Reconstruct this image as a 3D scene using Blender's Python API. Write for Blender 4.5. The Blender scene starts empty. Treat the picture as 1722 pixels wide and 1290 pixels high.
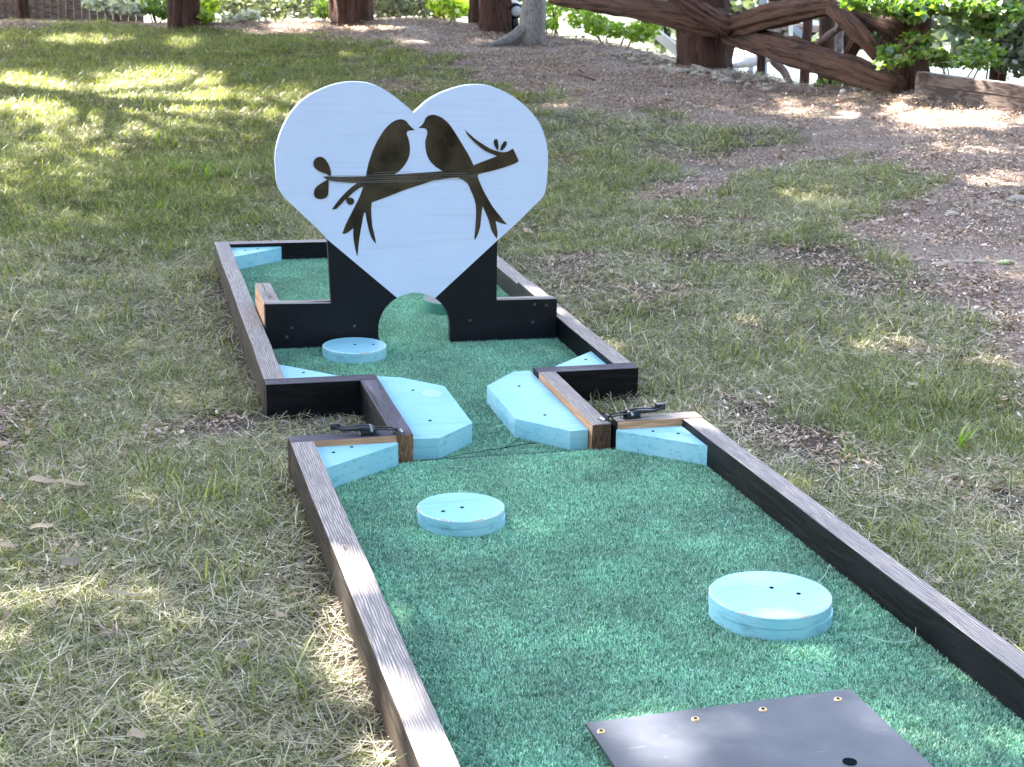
import bpy, bmesh, math, random
import numpy as np
from mathutils import Vector, Matrix, Euler

random.seed(7); rng = np.random.default_rng(7)
SC = bpy.context.scene
COL = SC.collection

# ---------------------------------------------------------------- camera
FPX = 2551.3            # focal length in pixels of a 1722 px wide picture
CAM = np.array([-0.4275, -4.0820, 1.3414])
ROT = (1.31364, -0.01287, -0.25375)
MR = np.array(Euler(ROT, 'XYZ').to_matrix())
cam_d = bpy.data.cameras.new('camera')
cam = bpy.data.objects.new('camera', cam_d)
COL.objects.link(cam)
cam.location = CAM; cam.rotation_euler = ROT
cam_d.sensor_width = 36; cam_d.lens = 36 * FPX / 1722
cam_d.clip_start = 0.05; cam_d.clip_end = 1500
cam_d.dof.use_dof = True; cam_d.dof.focus_distance = 4.0; cam_d.dof.aperture_fstop = 13
SC.camera = cam

# ---------------------------------------------------------------- world, sun, exposure
SUN_DIR = np.array([-0.52, 0.74, 1.05]); SUN_DIR /= np.linalg.norm(SUN_DIR)
w = bpy.data.worlds.new('World'); SC.world = w; w.use_nodes = True
nt = w.node_tree
sky = nt.nodes.new('ShaderNodeTexSky'); sky.sky_type = 'NISHITA'; sky.sun_disc = False
sky.sun_elevation = math.asin(SUN_DIR[2])
sky.sun_rotation = math.atan2(SUN_DIR[0], SUN_DIR[1])
sky.air_density = 1.0; sky.dust_density = 2.2; sky.ozone_density = 0.7
bg = nt.nodes['Background']; bg.inputs['Strength'].default_value = 0.10
hs_ = nt.nodes.new('ShaderNodeHueSaturation'); hs_.inputs['Saturation'].default_value = .80
nt.links.new(sky.outputs[0], hs_.inputs['Color']); nt.links.new(hs_.outputs[0], bg.inputs['Color'])
sd = bpy.data.lights.new('sun', 'SUN'); sd.energy = 5.0; sd.angle = math.radians(0.55); sd.color = (1, 0.94, 0.84)
sun = bpy.data.objects.new('sun', sd); COL.objects.link(sun)
sun.rotation_euler = Vector(SUN_DIR).to_track_quat('Z', 'Y').to_euler(); sun.location = (-5, 8, 12)
SC.view_settings.view_transform = 'Standard'; SC.view_settings.look = 'None'
SC.view_settings.gamma = 1; SC.view_settings.use_curve_mapping = False
SC.view_settings.exposure = 3.56
SC.cycles.max_bounces = 7; SC.cycles.diffuse_bounces = 3; SC.cycles.glossy_bounces = 3
SC.cycles.transmission_bounces = 4; SC.cycles.transparent_max_bounces = 4
SC.cycles.use_denoising = True

# ---------------------------------------------------------------- helpers
def ray(px, py):
    return MR @ np.array([(px - 861) / FPX, -(py - 645) / FPX, -1.0])
def at(px, py, D):                     # the point seen at a pixel, at horizontal distance D
    d = ray(px, py); return CAM + d * (D / math.hypot(d[0], d[1]))
def project(P):
    c = (P - CAM) @ MR
    z = np.maximum(-c[..., 2], 1e-3)
    return 861 + FPX * c[..., 0] / z, 645 - FPX * c[..., 1] / z

_L = rng.random((64, 64))
def vnoise(x, y, s=1.0, o=0.0):        # smooth value noise, 0..1
    x = np.asarray(x) / s + 17.3 + o; y = np.asarray(y) / s + 5.1 + o * 1.7
    xi = np.floor(x).astype(int); yi = np.floor(y).astype(int)
    fx = x - xi; fy = y - yi
    fx = fx * fx * (3 - 2 * fx); fy = fy * fy * (3 - 2 * fy)
    a = _L[xi % 64, yi % 64]; b = _L[(xi + 1) % 64, yi % 64]
    c = _L[xi % 64, (yi + 1) % 64]; d = _L[(xi + 1) % 64, (yi + 1) % 64]
    return (a * (1 - fx) + b * fx) * (1 - fy) + (c * (1 - fx) + d * fx) * fy
def fbm(x, y, s, o=0.0):
    return (vnoise(x, y, s, o) + .5 * vnoise(x, y, s * .47, o + 3) + .25 * vnoise(x, y, s * .21, o + 7)) / 1.75

def props(o, label=None, cat=None, group=None, kind=None):
    for k, v in (('label', label), ('category', cat), ('group', group), ('kind', kind)):
        if v: o[k] = v
    return o
def link(name, me, mats=(), parent=None, loc=None, rot=None):
    for m in (mats if isinstance(mats, (list, tuple)) else [mats]): me.materials.append(m)
    o = bpy.data.objects.new(name, me); COL.objects.link(o)
    if parent: o.parent = parent
    if loc is not None: o.location = loc
    if rot is not None: o.rotation_euler = rot
    return o
def empty(name, loc=(0, 0, 0), rot=(0, 0, 0)):
    o = bpy.data.objects.new(name, None); COL.objects.link(o)
    o.empty_display_size = .1; o.location = loc; o.rotation_euler = rot
    return o
def mesh_np(name, V, F, smooth=False, tone=None):
    me = bpy.data.meshes.new(name)
    V = np.asarray(V, np.float32); F = np.asarray(F, np.int32)
    me.vertices.add(len(V)); me.vertices.foreach_set('co', V.ravel())
    n = F.shape[1]
    me.loops.add(F.size); me.loops.foreach_set('vertex_index', F.ravel())
    me.polygons.add(len(F)); me.polygons.foreach_set('loop_start', np.arange(0, F.size, n, dtype=np.int32))
    if smooth: me.polygons.foreach_set('use_smooth', np.ones(len(F), bool))
    if tone is not None:
        a = me.attributes.new('tone', 'FLOAT', 'POINT'); a.data.foreach_set('value', np.asarray(tone, np.float32))
    me.update(calc_edges=True)
    return me
def bm_to_mesh(bm, name, smooth=False):
    bmesh.ops.recalc_face_normals(bm, faces=bm.faces)
    me = bpy.data.meshes.new(name); bm.to_mesh(me); bm.free()
    if smooth:
        for p in me.polygons: p.use_smooth = True
    return me
def add_box(bm, x0, x1, y0, y1, z0, z1):
    r = bmesh.ops.create_cube(bm, size=1)
    for v in r['verts']:
        v.co = Vector(((x0 + x1) / 2 + v.co.x * (x1 - x0), (y0 + y1) / 2 + v.co.y * (y1 - y0), (z0 + z1) / 2 + v.co.z * (z1 - z0)))
    return r['verts']
def bevel(bm, off, seg=2):
    es = [e for e in bm.edges if e.is_manifold and e.calc_face_angle(0) > .35]
    bmesh.ops.bevel(bm, geom=es, offset=off, segments=seg, profile=.6, affect='EDGES', clamp_overlap=True)
def add_prism(bm, poly, z0, z1):
    a = [bm.verts.new((x, y, z0)) for x, y in poly]; b = [bm.verts.new((x, y, z1)) for x, y in poly]
    bm.faces.new(a[::-1]); bm.faces.new(b)
    n = len(poly)
    for i in range(n): bm.faces.new((a[i], a[(i + 1) % n], b[(i + 1) % n], b[i]))
def add_tube(bm, pts, r, n=8, cap=True):
    pts = [Vector(p) for p in pts]; rs = r if isinstance(r, (list, tuple)) else [r] * len(pts)
    rings = []; up = Vector((0, 0, 1))
    for i, p in enumerate(pts):
        t = (pts[min(i + 1, len(pts) - 1)] - pts[max(i - 1, 0)]).normalized()
        u = t.cross(up if abs(t.z) < .95 else Vector((1, 0, 0))).normalized(); v = t.cross(u)
        rings.append([bm.verts.new(p + (u * math.cos(a) + v * math.sin(a)) * rs[i]) for a in [2 * math.pi * k / n for k in range(n)]])
    for a, b in zip(rings, rings[1:]):
        for k in range(n): bm.faces.new((a[k], a[(k + 1) % n], b[(k + 1) % n], b[k]))
    if cap: bm.faces.new(rings[0]); bm.faces.new(rings[-1][::-1])

# ---------------------------------------------------------------- materials
def N(t, typ, **kw):
    n = t.nodes.new(typ)
    for k, v in kw.items(): setattr(n, k, v)
    return n
def new_mat(name):
    m = bpy.data.materials.new(name); m.use_nodes = True
    t = m.node_tree; return m, t, t.nodes['Principled BSDF']
def mapping(t, scale, coord='Object', rot=(0, 0, 0)):
    tc = N(t, 'ShaderNodeTexCoord'); mp = N(t, 'ShaderNodeMapping')
    mp.inputs['Scale'].default_value = scale; mp.inputs['Rotation'].default_value = rot
    t.links.new(tc.outputs[coord], mp.inputs['Vector']); return mp.outputs[0]
def noise(t, vec, scale, detail=4, rough=.55, dist=0):
    n = N(t, 'ShaderNodeTexNoise'); n.inputs['Scale'].default_value = scale; n.inputs['Detail'].default_value = detail
    n.inputs['Roughness'].default_value = rough; n.inputs['Distortion'].default_value = dist
    t.links.new(vec, n.inputs['Vector']); return n.outputs['Fac']
def ramp(t, fac, stops):
    r = N(t, 'ShaderNodeValToRGB'); e = r.color_ramp.elements
    while len(e) < len(stops): e.new(.5)
    for i, (p, c) in enumerate(stops):
        e[i].position = p; e[i].color = (c, c, c, 1) if isinstance(c, (int, float)) else (*c, 1)
    t.links.new(fac, r.inputs[0]); return r.outputs[0]
def mix(t, fac, a, b, mode='MIX'):
    m = N(t, 'ShaderNodeMix', data_type='RGBA', blend_type=mode)
    for s, v in ((m.inputs[0], fac), (m.inputs[6], a), (m.inputs[7], b)):
        if isinstance(v, (int, float)): s.default_value = v
        elif isinstance(v, tuple): s.default_value = (*v, 1)
        else: t.links.new(v, s)
    return m.outputs[2]
def bump(t, bs, h, strength=.3, dist=.002):
    b = N(t, 'ShaderNodeBump'); b.inputs['Strength'].default_value = strength; b.inputs['Distance'].default_value = dist
    t.links.new(h, b.inputs['Height']); t.links.new(b.outputs[0], bs.inputs['Normal'])

def wood(name, light, dark, stain, stain_lo=.45, stain_hi=.62, rough=.75, lines=1.0):
    """weathered lumber: grain runs along the object's local x"""
    m, t, bs = new_mat(name)
    tc = N(t, 'ShaderNodeTexCoord'); oi = N(t, 'ShaderNodeObjectInfo')
    off = N(t, 'ShaderNodeVectorMath', operation='ADD'); sc = N(t, 'ShaderNodeVectorMath', operation='SCALE')
    cb = N(t, 'ShaderNodeCombineXYZ')
    for i in range(3): t.links.new(oi.outputs['Random'], cb.inputs[i])
    t.links.new(cb.outputs[0], sc.inputs[0]); sc.inputs['Scale'].default_value = 9
    t.links.new(tc.outputs['Object'], off.inputs[0]); t.links.new(sc.outputs[0], off.inputs[1])
    def mp(s):
        q = N(t, 'ShaderNodeMapping'); q.inputs['Scale'].default_value = s; t.links.new(off.outputs[0], q.inputs['Vector']); return q.outputs[0]
    warp = noise(t, mp((2.2, 9, 9)), 1.6, 3)
    wv = N(t, 'ShaderNodeTexWave', wave_type='BANDS', bands_direction='Y'); wv.inputs['Scale'].default_value = 52
    wv.inputs['Distortion'].default_value = 9; wv.inputs['Detail'].default_value = 2.5; wv.inputs['Detail Scale'].default_value = .6
    t.links.new(mp((.13, 1, 1)), wv.inputs['Vector'])
    fine = noise(t, mp((4, 170, 170)), 1.0, 4, .65)
    fine2 = noise(t, mp((14, 420, 420)), 1.0, 3, .6)
    g = N(t, 'ShaderNodeMath', operation='MULTIPLY'); t.links.new(wv.outputs['Fac'], g.inputs[0]); t.links.new(fine, g.inputs[1])
    grain = ramp(t, g.outputs[0], [(.06, 0.), (.36, 1.)])
    c = mix(t, grain, dark, light)
    c = mix(t, ramp(t, fine2, [(.40, .75), (.56, 0.)]), c, tuple(d * .75 for d in dark))
    st = noise(t, mp((3.2, 13, 13)), 1.0, 5, .62)
    c = mix(t, ramp(t, st, [(stain_lo, 0.), (stain_hi, .85)]), c, stain)
    kv = N(t, 'ShaderNodeTexVoronoi'); kv.inputs['Scale'].default_value = 1.0; t.links.new(mp((2.0, 8.5, 8.5)), kv.inputs['Vector'])
    kr = N(t, 'ShaderNodeMath', operation='SINE'); km = N(t, 'ShaderNodeMath', operation='MULTIPLY'); t.links.new(kv.outputs['Distance'], km.inputs[0]); km.inputs[1].default_value = 95
    t.links.new(km.outputs[0], kr.inputs[0])
    ka = N(t, 'ShaderNodeMath', operation='MULTIPLY'); t.links.new(ramp(t, kv.outputs['Distance'], [(.05, .75), (.26, 0.)]), ka.inputs[0]); t.links.new(ramp(t, kr.outputs[0], [(0., .25), (.6, 1.)]), ka.inputs[1])
    c = mix(t, ka.outputs[0], c, tuple(d * .55 for d in dark)); c = mix(t, ramp(t, kv.outputs['Distance'], [(.035, .9), (.06, 0.)]), c, tuple(d * .3 for d in dark))
    spl = noise(t, mp((1.1, 55, 55)), 1.0, 2, .5); c = mix(t, ramp(t, spl, [(.285, .9), (.30, 0.)]), c, tuple(d * .2 for d in dark))
    t.links.new(c, bs.inputs['Base Color'])
    bs.inputs['Roughness'].default_value = rough; bs.inputs['Specular IOR Level'].default_value = .18
    a = N(t, 'ShaderNodeMath', operation='MULTIPLY_ADD'); t.links.new(fine2, a.inputs[0]); a.inputs[1].default_value = .6
    t.links.new(grain, a.inputs[2])
    bump(t, bs, a.outputs[0], .55 * lines, .0016)
    return m
M = {}
M['top_grey'] = wood('weathered_grey_top', (.44, .39, .37), (.17, .15, .15), (.20, .18, .19), .45, .72)
M['top_pale'] = wood('weathered_pale_top', (.44, .385, .35), (.20, .165, .15), (.20, .175, .185), .48, .72)
M['top_dark'] = wood('dark_stained_top', (.11, .10, .125), (.05, .045, .06), (.20, .18, .21), .55, .75)
M['side_brown'] = wood('brown_black_side', (.040, .028, .018), (.012, .009, .007), (.075, .058, .042), .58, .80, .8, .6)
M['side_black'] = wood('black_painted_side', (.006, .0065, .010), (.002, .002, .003), (.018, .019, .026), .62, .85, .55, .6)
M['raw'] = wood('raw_cedar', (.60, .36, .22), (.42, .23, .13), (.50, .30, .2), .5, .7, .7)

def end_grain(name, a, b):
    m, t, bs = new_mat(name)
    v = mapping(t, (1, 90, 14), rot=(.25, 0, 0))
    f = noise(t, v, 3.0, 4, .6, .6); g = noise(t, mapping(t, (300, 300, 300)), 1, 2)
    c = mix(t, ramp(t, f, [(.38, 0.), (.6, 1.)]), a, b)
    c = mix(t, ramp(t, g, [(.4, .5), (.6, 0.)]), c, tuple(x * .5 for x in a))
    t.links.new(c, bs.inputs['Base Color']); bs.inputs['Roughness'].default_value = .85; bump(t, bs, f, .7, .002)
    return m
M['end_brown'] = end_grain('cut_end_brown', (.10, .055, .03), (.36, .21, .12))
M['end_dark'] = end_grain('cut_end_dark', (.022, .014, .012), (.20, .10, .06))

def paint(name, col, col2, wear=(.35, .22, .16), wear_amt=.0, rough=.5, grain=.35):
    m, t, bs = new_mat(name)
    v = mapping(t, (1, 1, 1))
    big = noise(t, v, 7, 4, .6)
    c = mix(t, ramp(t, big, [(.35, 0.), (.7, 1.)]), col, col2)
    gr = noise(t, mapping(t, (3, 60, 90)), 1, 5, .6, .8)
    c = mix(t, ramp(t, gr, [(.33, grain), (.47, 0.)]), c, tuple(x * .55 for x in col))
    sp = noise(t, v, 75, 3, .6)
    c = mix(t, ramp(t, sp, [(.24, .55), (.31, 0.)]), c, wear)
    if wear_amt:
        wn = ramp(t, noise(t, v, 26, 5, .7), [(.60 - wear_amt * .2, 0.), (.66 - wear_amt * .2, 1.)])
        c = mix(t, wn, c, wear)
    t.links.new(c, bs.inputs['Base Color']); bs.inputs['Roughness'].default_value = rough
    bump(t, bs, gr, .35, .0015)
    return m
M['blue'] = paint('aqua_paint', (.195, .44, .53), (.25, .49, .58), (.33, .30, .27), 0)
M['blue_side'] = paint('aqua_paint_side', (.21, .50, .61), (.32, .56, .64), (.36, .30, .28), 0, .55, .6)
M['blue_edge'] = paint('worn_aqua_edge', (.34, .58, .65), (.42, .64, .70), (.52, .32, .23), .50, .6, .3)
M['blue_bright'] = paint('bright_aqua_paint', (.21, .54, .58), (.26, .60, .64), (.45, .26, .16), 0)
M['heart'] = paint('white_blue_paint', (.53, .605, .82), (.56, .635, .845), (.44, .50, .62), 0, .42, .16)
M['black'] = paint('black_gloss_paint', (.004, .0045, .008), (.007, .008, .013), (.05, .05, .055), 0, .42, .2)
M['black'].node_tree.nodes['Principled BSDF'].inputs['Specular IOR Level'].default_value = .2

def simple(name, col, rough=.5, metal=0, nscale=30, var=.3, bmp=.2, spec=.5):
    m, t, bs = new_mat(name)
    f = noise(t, mapping(t, (1, 1, 1)), nscale, 4)
    c = mix(t, f, tuple(x * (1 - var) for x in col), tuple(min(1, x * (1 + var)) for x in col))
    t.links.new(c, bs.inputs['Base Color']); bs.inputs['Roughness'].default_value = rough; bs.inputs['Metallic'].default_value = metal
    bs.inputs['Specular IOR Level'].default_value = spec
    if bmp: bump(t, bs, f, bmp, .002)
    return m
M['metal_black'] = simple('black_coated_steel', (.012, .013, .016), .35, .3, 60)
M['steel'] = simple('bright_rivet', (.55, .55, .57), .3, 1, 60, .1)
M['brass'] = simple('gold_screw', (.75, .5, .26), .35, .9, 80, .15)
M['hole'] = simple('screw_hole', (.006, .011, .013), 1, 0, 60, .3, 0, 0)
M['green_side'] = simple('dull_green_side', (.05, .20, .14), .9, 0, 120, .5)  # plain green for the side of the round block behind the arch
M['grey_top'] = simple('dull_grey_top', (.16, .17, .16), .8, 0, 40, .3)  # plain grey for the top of that round block
M['screw_dark'] = simple('dark_screw', (.10, .10, .11), .4, .8, 60)
M['turf_base'] = simple('turf_backing', (.008, .05, .035), .9, 0, 90)
M['straw_turf'] = simple('faint_green_straw', (.34, .50, .40), .7, 0, 60)
M['straw_pale'] = simple('pale_straw', (.55, .50, .38), .7, 0, 60)
M['white_board'] = simple('white_painted_board', (.72, .72, .74), .6, 0, 20, .1)
M['stone'] = simple('tan_stone', (.30, .26, .215), .85, 0, 14, .35, .5)
M['stone_green'] = simple('mossy_stone', (.20, .24, .13), .85, 0, 14, .3, .5)
M['dead_leaf'] = simple('dry_leaf', (.60, .49, .37), .9, 0, 20, .3)
M['drift'] = simple('bleached_driftwood', (.58, .53, .49), .8, 0, 9, .3, .6)
M['steelgrey'] = simple('grey_dock_steel', (.22, .25, .31), .6, 0, 10, .3)
M['glass_lamp'] = simple('frosted_lamp_glass', (.55, .58, .62), .15, 0, 10, .1, 0)

# birds: bronze black vinyl
m, t, bs = new_mat('bronze_vinyl')
f = noise(t, mapping(t, (1, 1, 1)), 6, 5, .6)
g = noise(t, mapping(t, (1, 1, 1)), 160, 3, .7)
c = mix(t, ramp(t, f, [(.35, 0.), (.7, 1.)]), (.016, .012, .010), (.10, .074, .052))
c = mix(t, ramp(t, g, [(.6, 0.), (.75, .35)]), c, (.12, .10, .08))
t.links.new(c, bs.inputs['Base Color']); bs.inputs['Metallic'].default_value = .75
t.links.new(ramp(t, f, [(.3, .32), (.7, .5)]), bs.inputs['Roughness'])
M['vinyl'] = m
# cover plate
m, t, bs = new_mat('slate_plastic_plate')
f = noise(t, mapping(t, (1, 1, 1)), 5, 5, .6); g = noise(t, mapping(t, (1, 1, 1)), 350, 2, .6)
s = noise(t, mapping(t, (1, 1, 1)), 60, 3, .7)
c = mix(t, ramp(t, f, [(.4, 0.), (.65, 1.)]), (.030, .034, .050), (.062, .065, .082))
c = mix(t, ramp(t, s, [(.67, 0.), (.74, .5)]), c, (.16, .15, .15))
scr = noise(t, mapping(t, (6, 90, 1), rot=(0, 0, .5)), 1, 3, .6); c = mix(t, ramp(t, scr, [(.66, 0.), (.72, .5)]), c, (.16, .16, .17))
t.links.new(c, bs.inputs['Base Color']); bs.inputs['Roughness'].default_value = .48; bump(t, bs, g, .12, .0006)
M['plate'] = m

def leafy(name, stops, transl=.4, gloss=.06, rough=.45, inst_var=.35, attr='tone', wear=None):
    """thin leaf or blade: colour from the blade's own tone, part of the light comes through"""
    m = bpy.data.materials.new(name); m.use_nodes = True; t = m.node_tree; t.nodes.clear()
    out = N(t, 'ShaderNodeOutputMaterial'); at_ = N(t, 'ShaderNodeAttribute'); at_.attribute_name = attr
    oi = N(t, 'ShaderNodeObjectInfo')
    c = ramp(t, at_.outputs['Fac'], stops)
    hs = N(t, 'ShaderNodeHueSaturation'); t.links.new(c, hs.inputs['Color'])
    mr = N(t, 'ShaderNodeMapRange'); t.links.new(oi.outputs['Random'], mr.inputs[0])
    mr.inputs[3].default_value = 1 - inst_var; mr.inputs[4].default_value = 1 + inst_var
    t.links.new(mr.outputs[0], hs.inputs['Value'])
    if wear:
        wn = ramp(t, noise(t, N(t, 'ShaderNodeNewGeometry').outputs['Position'], wear, 5, .65), [(.30, .70), (.50, 1.), (.68, 1.32)])
        wm = N(t, 'ShaderNodeMath', operation='MULTIPLY'); t.links.new(wn, wm.inputs[0]); t.links.new(mr.outputs[0], wm.inputs[1]); t.links.new(wm.outputs[0], hs.inputs['Value'])
    df = N(t, 'ShaderNodeBsdfDiffuse'); tr = N(t, 'ShaderNodeBsdfTranslucent'); gl = N(t, 'ShaderNodeBsdfGlossy')
    gl.inputs['Roughness'].default_value = rough; gl.inputs['Color'].default_value = (1, .97, .9, 1)
    t.links.new(hs.outputs[0], df.inputs[0])
    tc_ = mix(t, 1.0, hs.outputs[0], (1.25, 1.2, .5), 'MULTIPLY'); t.links.new(tc_, tr.inputs[0])
    m1 = N(t, 'ShaderNodeMixShader'); m1.inputs[0].default_value = transl
    t.links.new(df.outputs[0], m1.inputs[1]); t.links.new(tr.outputs[0], m1.inputs[2])
    m2 = N(t, 'ShaderNodeMixShader'); m2.inputs[0].default_value = gloss
    t.links.new(m1.outputs[0], m2.inputs[1]); t.links.new(gl.outputs[0], m2.inputs[2])
    t.links.new(m2.outputs[0], out.inputs[0]); return m
M['grass'] = leafy('lawn_blade', [(0, (.060, .085, .026)), (.25, (.135, .175, .052)), (.48, (.24, .28, .095)), (.58, (.36, .39, .17)), (.62, (.25, .225, .165)), (.82, (.51, .475, .385)), (1, (.86, .83, .73))], .45, .04, .4, .25)
M['weed'] = leafy('bright_weed_blade', [(0, (.10, .22, .03)), (1, (.22, .38, .05))], .5, .05, .4, .1)
M['turf'] = leafy('turf_fibre', [(0, (.012, .085, .058)), (.4, (.085, .325, .225)), (1, (.48, .84, .67))], .18, .07, .45, .08, wear=4.0)
M['litter'] = leafy('leaf_litter', [(0, (.12, .07, .055)), (.5, (.31, .21, .17)), (.8, (.45, .34, .27)), (1, (.72, .62, .52))], .1, .06, .4, .25)
M['leaf_green'] = leafy('green_leaf', [(0, (.035, .085, .015)), (.6, (.10, .20, .03)), (1, (.28, .40, .07))], .5, .07, .35, .15)
M['leaf_bright'] = leafy('lime_leaf', [(0, (.10, .20, .02)), (.6, (.26, .42, .04)), (1, (.50, .62, .12))], .55, .06, .35, .15)
M['leaf_pale'] = leafy('pale_leaf', [(0, (.07, .12, .05)), (.45, (.25, .32, .22)), (.7, (.58, .62, .62)), (1, (.75, .78, .82))], .3, .1, .3, .15)
M['leaf_grey'] = leafy('grey_green_leaf', [(0, (.05, .07, .045)), (.6, (.13, .17, .11)), (1, (.27, .31, .24))], .35, .06, .45, .15)
M['leaf_dark'] = leafy('dark_canopy_leaf', [(0, (.03, .06, .015)), (1, (.09, .14, .03))], .12, .05, .4, .2)

def bark(name, a, b, c3, sc=(9, 9, 1.2), bstr=1.0):
    m, t, bs = new_mat(name)
    def bm_(s):
        q = N(t, 'ShaderNodeAttribute'); q.attribute_name = 'bark'; mp = N(t, 'ShaderNodeMapping'); mp.inputs['Scale'].default_value = s
        t.links.new(q.outputs['Vector'], mp.inputs['Vector']); return mp.outputs[0]
    f = noise(t, bm_(sc), 3.2, 6, .65, .6); f2 = noise(t, bm_((sc[0] * 5, sc[1] * 5, sc[2] * 2.2)), 4, 4, .7)
    c = mix(t, ramp(t, f, [(.36, 0.), (.52, 1.)]), a, b)
    c = mix(t, ramp(t, f2, [(.55, 0.), (.72, .8)]), c, c3)
    t.links.new(c, bs.inputs['Base Color']); bs.inputs['Roughness'].default_value = .9
    s = N(t, 'ShaderNodeMath', operation='ADD'); t.links.new(f, s.inputs[0]); t.links.new(f2, s.inputs[1]); bump(t, bs, s.outputs[0], bstr, .03)
    return m
M['redwood'] = bark('redwood_bark', (.016, .006, .004), (.11, .045, .030), (.22, .13, .10), (16, 16, 1.2))
M['redlog'] = bark('redwood_log_bark', (.020, .009, .006), (.17, .078, .053), (.25, .17, .13), (14, 14, 1.1))
M['oakbark'] = bark('grey_furrowed_bark', (.12, .10, .092), (.42, .38, .35), (.52, .48, .45), (24, 24, 5))
M['planks'] = wood('old_plank', (.17, .13, .11), (.07, .05, .045), (.20, .16, .14), .5, .7)
M['dockwood'] = wood('dock_timber', (.24, .19, .17), (.12, .09, .08), (.38, .36, .38), .5, .7)

# soil
m, t, bs = new_mat('soil')
v = mapping(t, (1, 1, 1))
a = noise(t, v, 1.3, 5, .6); b = noise(t, v, 45, 6, .75); vo = N(t, 'ShaderNodeTexVoronoi'); vo.inputs['Scale'].default_value = 75; t.links.new(v, vo.inputs['Vector'])
c = mix(t, ramp(t, a, [(.35, 0.), (.65, 1.)]), (.195, .145, .118), (.36, .28, .235))
c = mix(t, ramp(t, b, [(.42, .9), (.55, 0.)]), c, (.11, .075, .062))
c = mix(t, ramp(t, vo.outputs['Distance'], [(.12, .55), (.3, 0.)]), c, (.40, .33, .27))
hu = N(t, 'ShaderNodeAttribute'); hu.attribute_name = 'humus'
c = mix(t, hu.outputs['Fac'], c, mix(t, ramp(t, b, [(.4, 0.), (.6, 1.)]), (.030, .022, .017), (.095, .070, .055)))
t.links.new(c, bs.inputs['Base Color']); bs.inputs['Roughness'].default_value = .95
s = N(t, 'ShaderNodeMath', operation='SUBTRACT'); t.links.new(b, s.inputs[0]); t.links.new(vo.outputs['Distance'], s.inputs[1]); bump(t, bs, s.outputs[0], .8, .02)
M['soil'] = m
# far bank grass, colour darkened to stand in for shade on the bank
m, t, bs = new_mat('far_bank_grass')
v = mapping(t, (1, 1, 1)); a = noise(t, v, .35, 6, .7)
c = mix(t, ramp(t, a, [(.35, 0.), (.65, 1.)]), (.03, .04, .02), (.07, .075, .04))
t.links.new(c, bs.inputs['Base Color']); bs.inputs['Roughness'].default_value = .95; M['bank'] = m
# pond water
m, t, bs = new_mat('pond_water')
bs.inputs['Base Color'].default_value = (.05, .07, .08, 1); bs.inputs['Roughness'].default_value = .12
bs.inputs['IOR'].default_value = 1.33
a = noise(t, mapping(t, (1, 1, 1)), 3.5, 5, .6); bump(t, bs, a, 1.0, .16); M['water'] = m

# ================================================================ TERRAIN
BOX_B = np.array([-0.0054, 0.5563, 0.0050]); SLB, RLB = 0.0243, -0.0064
FWD = np.array([math.sin(-ROT[2]), math.cos(-ROT[2])]); RGT = np.array([FWD[1], -FWD[0]])
# crest of the lawn: pixel column, pixel row of the crest, distance from the camera
CREST = [(-900, 30, 21), (-200, 34, 20.5), (0, 36, 20), (290, 42, 19.5), (560, 36, 19.5), (700, 32, 19), (900, 56, 18.3), (1030, 76, 17.2), (1110, 92, 16.5),
         (1220, 116, 15.6), (1340, 144, 14.6), (1540, 155, 13.5), (1722, 176, 13.0), (2100, 190, 12.5), (2700, 200, 12)]
_cp = [at(*c_) for c_ in CREST]
_ca = np.array([np.dot(p[:2] - CAM[:2], RGT) / np.dot(p[:2] - CAM[:2], FWD) for p in _cp])
_cd = np.array([c_[2] for c_ in CREST], float); _ch = np.array([p[2] for p in _cp])
def ground(x, y):
    x = np.asarray(x, float); y = np.asarray(y, float)
    dx = x - CAM[0]; dy = y - CAM[1]
    f = dx * FWD[0] + dy * FWD[1]; r = dx * RGT[0] + dy * RGT[1]
    d = np.hypot(dx, dy)
    a = np.where(f > .5, r / np.maximum(f, .5), np.sign(r) * 3)
    D = np.interp(a, _ca, _cd); he = np.interp(a, _ca, _ch)
    t = np.clip((d - 4.6) / (D - 4.6), 0, 1) * (f > 0)
    z = he * t ** 1.45
    z = z + (fbm(x, y, 1.1) - .5) * .045 * np.clip(t * 6, .35, 1.6) * (d < D + 1)
    over = np.maximum(d - D, 0) * (f > 0)
    k = np.interp(a, [-.2, -.02, .1], [.07, .16, .42]); fl = np.interp(a, [-.2, -.02, .1], [-.15, -1.2, -2.4])
    drop = k * over * np.clip(over / .8, 0, 1)
    z = np.where(over > 0, np.maximum(he - drop, fl), z)
    bank = np.clip((d - 58) * .075, 0, 3.2) * (f > 0)
    return np.where(d > 58, np.maximum(z, fl) + bank * (1 - fl / 3.2), z)
def gz(x, y): return float(ground(x, y))
def on_ground(px, py):                 # first point of the terrain seen at a pixel
    d = ray(px, py); d = d / math.hypot(d[0], d[1]); D = 1.0
    while D < 70:
        p = CAM + d * D
        if p[2] < gz(p[0], p[1]):
            lo, hi = D - .1, D
            for _ in range(12):
                m_ = (lo + hi) / 2; p = CAM + d * m_
                if p[2] < gz(p[0], p[1]): hi = m_
                else: lo = m_
            return CAM + d * hi
        D += .1
    return CAM + d * 60

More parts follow.
